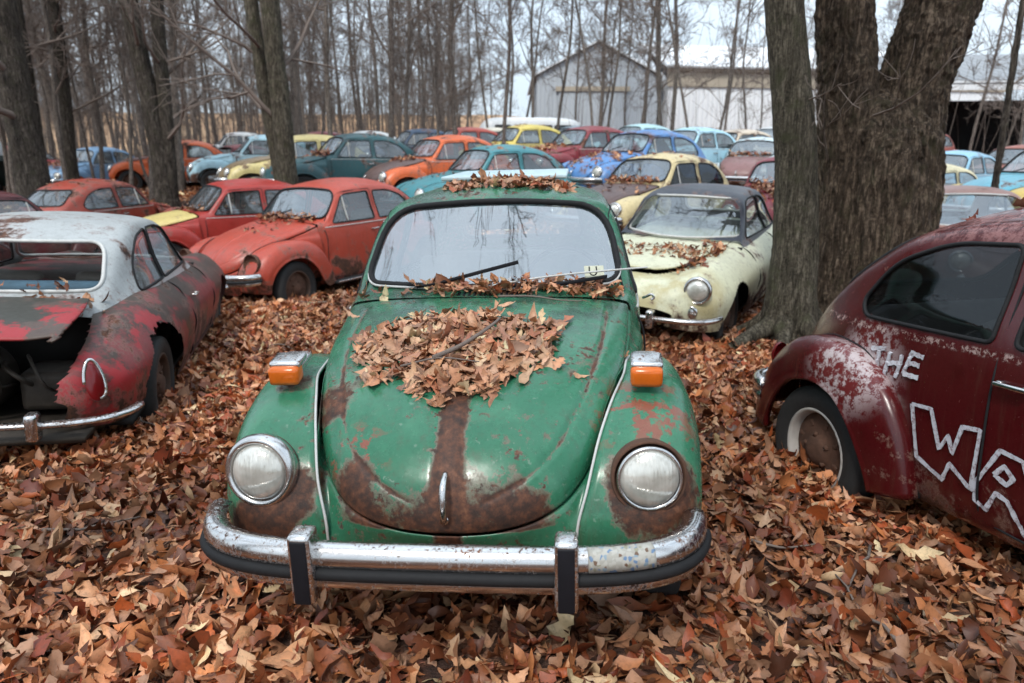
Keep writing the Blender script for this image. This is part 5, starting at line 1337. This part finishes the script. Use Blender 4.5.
# sticks lying on the hood heap and roof of the green car
Mx = root_matrix(hero); b = MB()
for pts, r in (([(-.10, ST(.60), .93), (-.02, ST(.66), .955), (.07, ST(.78), .995), (.10, ST(.86), 1.01)], .009), ([(.06, ST(1.18), 1.035), (.2, ST(1.20), 1.03), (.32, ST(1.16), 1.02), (.40, ST(1.17), 1.015)], .005), ([(-.2, ST(.55), .915), (-.08, ST(.60), .93), (.06, ST(.57), .925)], .004)):
    q = np.array([tuple(Mx @ Vector(p)) for p in catmull(pts, 12)]); b.tube(q, np.linspace(r, r * .5, 12), 6)
o = add_obj('broken_twigs', b.mesh('broken_twigs', M['twig'])); tag(o, 'broken twigs lying in the leaf heap on the green hood', 'twigs', None, 'stuff')
# ------------------------------------------------------------------ near trees
def gz(x, y): return float(ground_z(x, y)[0])
# big forked tree right of the middle and the slim one in front of it
g0 = gz(3.25, 6.35)
big = empty('forked_tree', (3.25, 6.35, g0)); tag(big, 'massive forked tree with deeply ridged bark behind the dark red beetle', 'tree')
main = [(.0, 0, -.25), (-.0, 0, .0), (.0, 0, .35), (-.01, .02, .9), (-.03, .02, 1.5), (-.07, .0, 1.82), (-.10, 0, 2.0), (-.10, 0, 2.1)]
bark = trunk_mesh([(main, [.84, .70, .57, .52, .51, .50, .44, .30, .05])], 'trunk', M['bark_big'], 3, 260, .034, .020)
tr_ = add_obj('trunk', bark, big)
stems = [([(-.26, .02, 1.2), (-.36, .02, 2.1), (-.47, .05, 2.75), (-.62, .1, 4.2), (-.8, .2, 6.5), (-.8, .3, 10), (-.6, .4, 14)], [.25, .225, .205, .195, .18, .14, .05]), ([(.13, .02, 1.2), (.20, .03, 2.1), (.35, .05, 2.75), (.72, .1, 4.2), (1.1, .2, 6.5), (1.5, .3, 10), (1.7, .4, 14)], [.31, .285, .262, .25, .22, .16, .06])]
add_obj('limb', trunk_mesh([stems[0]], 'limb', M['bark_big'], 7, 150, .026, .028), big); add_obj('limb', trunk_mesh([stems[1]], 'limb', M['bark_big'], 8, 170, .028, .028), big)
gg = np.random.default_rng(3); out = []
for P, r in stems:
    P = np.array(P)
    for k in range(12):
        t = gg.uniform(.45, 1); p = P[int(t * (len(P) - 1))]; a = gg.uniform(0, 6.28); grow(gg, p, (math.cos(a), math.sin(a), .7), gg.uniform(2, 4.2), .05, 3, out, .006)
grow(gg, (-.28, -.30, 1.85), (.5, -.8, .25), .8, .012, 2, out, .003); grow(gg, (-.52, -.1, 1.5), (-.3, -.9, .5), .9, .010, 2, out, .003)
grow(gg, (.62, -.1, 3.0), (.9, -.5, .1), 1.5, .014, 2, out, .004)
b = MB(); [b.add(v, f) for v, f in out]; add_obj('branches', b.mesh('branches', M['twig']), big)
s0 = gz(2.45, 5.9)
slim = empty('slim_tree', (2.42, 5.92, s0)); tag(slim, 'slim straight tree with smooth grey bark and spreading roots, left of the forked tree', 'tree')
slimP = [(.03, 0, -.2), (.0, 0, .05), (-.01, 0, .35), (-.03, 0, .8), (-.10, 0, 1.53), (-.30, .02, 2.65), (-.52, .05, 4.4), (-.7, .1, 7), (-.8, .1, 11), (-.8, .1, 14)]
add_obj('trunk', trunk_mesh([(slimP, [.30, .21, .165, .148, .140, .148, .135, .11, .07, .03])], 'trunk', M['bark'], 12, 64, .007, .03), slim)
rt = []
for a, L in ((-2.75, .95), (-2.2, .6), (-1.3, .5), (2.6, .6), (-.3, .5)):
    q = [(math.cos(a) * .10, math.sin(a) * .10, .26), (math.cos(a) * .22, math.sin(a) * .22, .12), (math.cos(a + .1) * L * .55, math.sin(a + .1) * L * .55, .045), (math.cos(a + .2) * L, math.sin(a + .2) * L, -.03)]
    rt.append((q, [.10, .085, .055, .02]))
add_obj('roots', trunk_mesh(rt, 'roots', M['bark'], 14, 20, .008, .03), slim)
out = []
for k in range(9):
    a = gg.uniform(0, 6.28); grow(gg, (-.5, .1, gg.uniform(5, 12)), (math.cos(a), math.sin(a), .8), gg.uniform(1.5, 3), .03, 2, out, .005)
grow(gg, (-.10, -.15, 1.95), (.25, -.9, .15), .55, .009, 2, out, .003)
b = MB(); [b.add(v, f) for v, f in out]; add_obj('branches', b.mesh('branches', M['twig']), slim)

def near_tree(x, y, H, r, lean, label, seed, stems=None, mat='bark_dark', nbr=16, sides=40):
    root = empty('bare_tree', (x, y, gz(x, y))); tag(root, label, 'tree'); gq = np.random.default_rng(seed); paths = stems or [(lean, r)]
    out = []
    for i, (L, r_) in enumerate(paths):
        P = [(L[0] * z + .05 * math.sin(z * .7 + seed + i), L[1] * z + .05 * math.cos(z * .6 + seed), z) for z in (-.3, 0, .3, .8, 1.6, 2.6, 4, 6, 8.5, H)]
        rr = [r_ * 1.45, r_ * 1.2, r_ * 1.02, r_ * .95, r_ * .92, r_ * .9, r_ * .82, r_ * .7, r_ * .5, r_ * .15]
        add_obj('trunk' if i == 0 else 'second_stem', trunk_mesh([(P, rr)], 'trunk', M[mat], seed + i, sides, .014, .05), root)
        for k in range(nbr):
            z = 1.6 + (H - 2) * (k + gq.random()) / nbr; a = gq.uniform(0, 6.28); p = (L[0] * z, L[1] * z, z); grow(gq, p, (math.cos(a), math.sin(a), gq.uniform(.2, 1)), gq.uniform(1.4, 3.2), r_ * .22 * (1.2 - z / H) + .006, 2, out, .006)
    b = MB(); [b.add(v, f) for v, f in out]; add_obj('branches', b.mesh('branches', M['twig']), root); return root
near_tree(-9.75, 14.8, 15, .30, (-.05, .0), 'thick leaning tree nearest the left edge of the photo', 41)
near_tree(-11.05, 17.0, 15, .145, (-.02, .0), 'straight medium tree with the thick leaning one on its left', 42)
near_tree(-11.6, 18.9, 14, .15, (.045, .0), 'slim tree leaning over the blue beetle at far left', 43)
near_tree(-7.95, 16.4, 15, .26, (-.055, 0), 'forked tree with two stems in a narrow V before the orange beetle', 44, stems=[((-.06, .0), .21), ((.075, .02), .15)])
near_tree(-4.25, 13.4, 15, .22, (.0, 0), 'twin stemmed tree with flaky grey bark before the pale blue and dark teal beetles', 45, stems=[((.012, .0), .175), ((-.085, .06), .13)], mat='bark')
near_tree(6.95, 10.4, 11, .045, (.01, 0), 'thin sapling with a low bare branch behind the rust roofed coupe', 46, nbr=12, sides=16)

# ------------------------------------------------------------------ the bare wood behind
VAR = [tree_meshes(100 + k, H, r, lean, nb, bf, bl, 3, 9, wob, 'bark_thin', tw) for k, (H, r, lean, nb, bf, bl, wob, tw) in enumerate([
    (15, .10, (.01, 0), 22, .22, 3.0, .06, .006), (13, .065, (-.02, 0), 20, .25, 2.4, .08, .007), (14, .078, (.03, .01), 21, .3, 2.6, .06, .007), (11, .045, (-.04, 0), 17, .2, 2.0, .10, .006),
    (12, .055, (.05, 0), 17, .25, 2.2, .09, .006), (16, .14, (0, 0), 24, .28, 3.4, .05, .006), (9, .034, (.02, 0), 15, .15, 1.7, .10, .005), (10, .038, (-.06, 0), 16, .2, 1.8, .12, .005)])]
WG = 'bare trees of the wood behind the cars'
cxy = np.array([(p[0], p[1]) for p in POS.values()]); gt = np.random.default_rng(77); placed = []
def free(x, y, d=1.5): return np.min(np.hypot(cxy[:, 0] - x, cxy[:, 1] - y)) > d and all((x - a) ** 2 + (y - c) ** 2 > .35 for a, c in placed)
lab = ['tall bare tree among the many in the wood behind the cars', 'thin bare sapling among the many in the wood behind the cars']
def put(x, y, v, sc, label=None, group=None):
    thin = v in (3, 6, 7); placed.append((x, y)); tree(VAR[v], (x, y, gz(x, y)), gt.uniform(0, 6.28), label or (lab[1] if thin else lab[0]), group or ('thin saplings of the wood' if thin else WG), sc, name='bare_sapling' if thin else 'bare_tree', tilt=(gt.normal(0, .05), gt.normal(0, .06)))
# explicit slim trunks standing in front of the barns (frame column, distance)
for px, D, v, sc in ((556, 27, 1, 1.), (575, 30, 4, 1.), (592, 25, 3, 1.2), (606, 26, 1, .9), (655, 24, 1, 1.15), (668, 25, 2, 1.05), (690, 20, 3, 1.), (704, 20.5, 7, 1.1), (722, 29, 4, 1.), (742, 31, 1, .9), (756, 33, 6, 1.3), (530, 28, 2, .9), (512, 31, 1, 1.), (488, 26, 3, 1.2), (470, 29, 4, 1.), (640, 34, 6, 1.4), (625, 33, 7, 1.3), (776, 27, 6, 1.3)):
    put((px - 512) / 700 * D * 1.0, D * 1.02, v, sc)
n = 0
while n < 215:
    y = 17 + 46 * gt.random() ** 1.15; u = gt.uniform(-1.05, 1.05); x = u * y * .80
    px = 512 + 700 * x / (y * .99)
    if 475 < px < 960 and gt.random() < (.80 if y < 44 else 1.): continue
    if px > 900 and (y > 27 or gt.random() < .6): continue
    if not free(x, y): continue
    put(x, y, int(gt.choice((3, 6, 7))) if px > 900 else int(gt.choice(8, p=[.07, .17, .15, .18, .17, .0, .14, .12])), gt.uniform(.8, 1.25)); n += 1
# trees round the photographer, seen only in the glass
for i, (x, y, v) in enumerate(((-3.6, -2.5, 0), (3.2, -3.4, 5), (-1.2, -5.5, 2), (6.2, -1.2, 0), (-6.5, .8, 5), (1.2, -7.5, 1), (-4.4, -7, 0), (5.5, -7, 2), (-8.5, -4, 2), (9, -4, 5), (0.2, -11, 5), (-9, 4.5, 0), (9.5, 3.5, 2))): put(x, y, v, 1.1, 'tall bare tree standing round the photographer, outside the picture', 'trees round the photographer')
OV = [tree_meshes(300 + k, 17, r, ln, 13, .3, 3.0, 2, 10, .08, 'bark_thin', .006) for k, (r, ln) in enumerate([(.14, (.13, .04)), (.11, (-.10, .14)), (.12, (.02, .16)), (.10, (.10, .10)), (.10, (-.14, .02))])]
for k, (x, y) in enumerate(((-2.6, .7), (1.7, -1.6))):
    tree(OV[k], (x, y, gz(x, y)), 0, 'tall leaning tree beside the photographer, mirrored in the windscreens', 'trees reflected in the glass', 1.)
# the far edge of the wood: one mass of stems and brush
gf = np.random.default_rng(9); b = MB(); 
def stick(x, y, h, r, lx, ly):
    z0 = gz(x, y) - .2; q = [(x, y, z0), (x + lx * h * .5 + gf.normal(0, .12), y, z0 + h * .5), (x + lx * h, y + ly * h, z0 + h)]; b.tube(q, [r, r * .7, r * .2], 4, caps=False)
for k in range(950):
    y = gf.uniform(56, 92); x = gf.uniform(-1, 1) * y * .95
    px = 512 + 700 * x / y
    if 455 < px < 1000 and gf.random() < .85: continue
    h = gf.uniform(7, 15); r = gf.uniform(.03, .085); stick(x, y, h, r, gf.normal(0, .05), gf.normal(0, .02))
    for j in range(7):
        a = gf.uniform(.25, .95) * h; z0 = gz(x, y); dx = gf.normal(0, 1.2); L = abs(gf.normal(1.2, .6)) + .5; b.tube([(x + .0, y, z0 + a), (x + dx * .5, y + gf.normal(0, .4), z0 + a + L * .6), (x + dx, y + gf.normal(0, .6), z0 + a + L * 1.3)], [.025, .018, .008], 3, caps=False)
tag(add_obj('far_wood', b.mesh('far_wood', M['bark_thin'])), 'haze-paled brown mass of bare stems at the far edge of the wood', 'woods', None, 'stuff')
# brush and thin shoots between the trunks
b = MB()
for k in range(1300):
    y = 22 + 34 * gf.random(); x = gf.uniform(-1, 1) * y * .85; px = 512 + 700 * x / y
    if np.min(np.hypot(cxy[:, 0] - x, cxy[:, 1] - y)) < 1.3: continue
    if 455 < px < 1000 and gf.random() < .72: continue
    h = gf.uniform(1.5, 5.5); stick(x, y, h, gf.uniform(.008, .02), gf.normal(0, .16), gf.normal(0, .08))
    for j in range(3):
        a = gf.uniform(.3, .9) * h; z0 = gz(x, y); dx = gf.normal(0, .5); b.tube([(x, y, z0 + a), (x + dx, y + gf.normal(0, .2), z0 + a + gf.uniform(.3, 1.))], [.008, .004], 3, caps=False)
tag(add_obj('brush', b.mesh('brush', M['twig'])), 'tangle of bare shoots and brush between the trunks', 'brush', None, 'stuff')

# ------------------------------------------------------------------ barns
def siding(name, col, sc, dirt=.25, rough=.6, axis=0):
    t = NT(name); tc = t.n('TexCoord'); s = t.n('SeparateXYZ', Vector=tc.outputs['Object']); w = t.math('SINE', t.math('MULTIPLY', s.outputs[axis], sc)); n = t.noise(tc.outputs['Object'], .7, 6, .7)
    mp = t.n('Mapping', Vector=tc.outputs['Object']); mp.inputs['Scale'].default_value = (1, 1, .12); n2 = t.noise(mp, 2.5, 5)
    c = t.mix(t.math('MULTIPLY', t.step(t.math('MULTIPLY_ADD', n2.outputs[0], .6, t.math('MULTIPLY', n.outputs[0], .4)), .42, .7), dirt), col, tuple(k * .45 for k in col))
    b = t.bsdf(Base_Color=c, Roughness=rough); t.put(b.inputs['Normal'], t.bump(w, .6, .03)); return t.m
m_grey = siding('grey_steel_siding', (.42, .46, .50), 24., .25); m_white = siding('white_steel_siding', (.76, .78, .80), 20., .15); m_roof = siding('white_metal_roof', (.72, .74, .76), 14., .15, .4); m_roofg = siding('grey_metal_roof', (.20, .21, .22), 14., .3, .5)
m_tan = simple('tan_fascia', (.38, .33, .26), .7, 0, .2, 3.); m_dark = simple('shade_black_wall', (.02, .019, .02), .9, 0, .3, 2.)  # near-black colour puts the shade inside the shed into its walls
def at(px, py, D):
    b_ = -(py - 341.5) / 700.; pt = math.atan((341.5 - 155) / 700.); return Vector(((px - 512) / 700. * D, (math.cos(pt) + b_ * math.sin(pt)) * D, CAM_H + (-math.sin(pt) + b_ * math.cos(pt)) * D))
gb = empty('grey_barn', (5.3, 46, .6)); tag(gb, 'grey metal barn with a low gable behind the far cars', 'building', 'farm buildings behind the wood')
HW, EZ, RZ, DP = 3.75, 5.6, 7.5, 14
V = [(-HW, 0, -.5), (HW, 0, -.5), (HW, 0, EZ), (0, 0, RZ), (-HW, 0, EZ), (-HW, DP, -.5), (HW, DP, -.5), (HW, DP, EZ), (0, DP, RZ), (-HW, DP, EZ)]
add_obj('wall', make_mesh('wall', V, [[0, 1, 2, 3, 4], [6, 5, 9, 8, 7], [1, 6, 7, 2], [5, 0, 4, 9]], m_grey, False), gb)
b = MB()
for sg in (-1, 1):
    L = math.hypot(HW + .3, RZ - EZ + .16); b.box((sg * (HW + .3) / 2, DP / 2, (RZ + EZ) / 2 + .06), (L, DP + .5, .10), (0, sg * math.atan2(RZ - EZ, HW), 0))
add_obj('roof', b.mesh('roof', m_roof, False), gb)
d = add_obj('barn_door', MB().box((-.3, -.06, 2.3), (4.2, .08, 4.8)).mesh('barn_door', m_grey, False), gb)
add_obj('door_track', MB().box((-.3, -.13, 4.85), (4.6, .12, .28)).mesh('door_track', m_tan, False), d)
wb_ = empty('white_barn', (9.7, 46, .6)); wb_.rotation_euler = (0, 0, R(10)); tag(wb_, 'long white metal barn with pale roof and tan band under its eaves', 'building', 'farm buildings behind the wood')
LN = 24
add_obj('wall', MB().box((LN / 2, 5, 2.4), (LN, 10, 5.8)).mesh('wall', m_white, False), wb_)
add_obj('fascia', MB().box((LN / 2, -.06, 5.45), (LN + .2, .10, .9)).box((LN / 2, -.2, 5.98), (LN + .3, .22, .14)).mesh('fascia', m_tan, False), wb_)
b = MB(); 
for sg in (-1, 1): b.box((LN / 2, 5 + sg * 2.7, 7.1), (LN + .6, math.hypot(5.5, 1.9) + .1, .12), (-sg * math.atan2(1.9, 5.4), 0, 0))
add_obj('roof', b.mesh('roof', m_roof, False), wb_)
b = MB(); b.add([(0, 0, 5.3), (0, 10, 5.3), (0, 5, 7.9), (LN, 0, 5.3), (LN, 10, 5.3), (LN, 5, 7.9)], [[0, 2, 1], [3, 4, 5]]); add_obj('gable', b.mesh('gable', m_white, False), wb_)
sh_ = empty('open_shed', (16.2, 30.5, .3)); sh_.rotation_euler = (0, 0, R(-6)); tag(sh_, 'dark open fronted shed with grey roof at the right edge', 'building', 'farm buildings behind the wood')
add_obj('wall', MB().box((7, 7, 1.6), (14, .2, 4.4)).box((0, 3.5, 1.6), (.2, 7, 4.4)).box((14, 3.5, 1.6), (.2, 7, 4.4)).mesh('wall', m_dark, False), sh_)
add_obj('roof', MB().box((7, 3.3, 4.9), (15, 8.4, .16), (R(14), 0, 0)).mesh('roof', m_roofg, False), sh_)
add_obj('fascia', MB().box((7, -.72, 3.86), (15, .12, .34)).mesh('fascia', m_white, False), sh_)
for x in (.5, 4.8, 9.2, 13.5): add_obj('post', MB().box((x, -.3, 1.7), (.35, .35, 4.2), None, .02).mesh('post', m_roofg, False), sh_)

# ------------------------------------------------------------------ light and camera
w = bpy.data.worlds.new('World'); scene.world = w; w.use_nodes = True; nt = w.node_tree; bg = nt.nodes['Background']
sky = nt.nodes.new('ShaderNodeTexSky'); sky.sky_type = 'NISHITA'; sky.sun_disc = False; sky.sun_elevation = R(52); sky.sun_rotation = R(200); sky.air_density = 1.0; sky.dust_density = 3.0
tcw_ = nt.nodes.new('ShaderNodeTexCoord'); cl = nt.nodes.new('ShaderNodeTexNoise'); cl.inputs['Scale'].default_value = 2.2; cl.inputs['Detail'].default_value = 6; nt.links.new(tcw_.outputs['Generated'], cl.inputs['Vector'])
rp = nt.nodes.new('ShaderNodeValToRGB'); rp.color_ramp.elements[0].position = .3; rp.color_ramp.elements[0].color = (5.0, 6.0, 7.0, 1); rp.color_ramp.elements[1].position = .75; rp.color_ramp.elements[1].color = (7.9, 8.8, 9.6, 1); nt.links.new(cl.outputs[0], rp.inputs[0])
mx = nt.nodes.new('ShaderNodeMix'); mx.data_type = 'RGBA'; mx.inputs[0].default_value = .82; nt.links.new(sky.outputs[0], mx.inputs[6]); nt.links.new(rp.outputs[0], mx.inputs[7]); 
sz_ = nt.nodes.new('ShaderNodeSeparateXYZ'); nt.links.new(tcw_.outputs['Generated'], sz_.inputs[0]); ov = nt.nodes.new('ShaderNodeMapRange'); ov.inputs[1].default_value = 0; ov.inputs[2].default_value = .9; ov.inputs[3].default_value = .80; ov.inputs[4].default_value = 1.40; nt.links.new(sz_.outputs[2], ov.inputs[0])
vm_ = nt.nodes.new('ShaderNodeVectorMath'); vm_.operation = 'SCALE'; nt.links.new(mx.outputs[2], vm_.inputs[0]); nt.links.new(ov.outputs[0], vm_.inputs['Scale']); nt.links.new(vm_.outputs[0], bg.inputs['Color']); bg.inputs['Strength'].default_value = .10
sun = bpy.data.lights.new('sun', 'SUN'); sun.energy = 1.5; sun.angle = R(10); sun.color = (1, .96, .90); so = bpy.data.objects.new('sun', sun); COL.objects.link(so); so.rotation_euler = (R(38), 0, R(-20)); so.location = (0, -5, 30)
cam = bpy.data.cameras.new('camera'); co_ = bpy.data.objects.new('camera', cam); COL.objects.link(co_); scene.camera = co_
cam.sensor_width = 36; cam.lens = 700 / 1024 * 36; co_.location = (0, 0, CAM_H); co_.rotation_euler = (R(90) - math.atan((341.5 - 155) / 700), 0, 0); cam.clip_end = 2000; cam.clip_start = .05
cam.dof.use_dof = True; cam.dof.focus_distance = 2.5; cam.dof.aperture_fstop = 2.8
vs_ = scene.view_settings; vs_.view_transform = 'Standard'; vs_.look = 'None'; vs_.exposure = 0.92; vs_.gamma = 1.0; vs_.use_curve_mapping = False
scene.render.engine = 'CYCLES'; cy = scene.cycles; cy.use_denoising = True; cy.denoiser = 'OPENIMAGEDENOISE'; cy.max_bounces = 6; cy.diffuse_bounces = 3; cy.volume_bounces = 1; cy.glossy_bounces = 3; cy.transparent_max_bounces = 12; cy.use_adaptive_sampling = True; cy.adaptive_threshold = .02; cy.caustics_reflective = False; cy.caustics_refractive = False
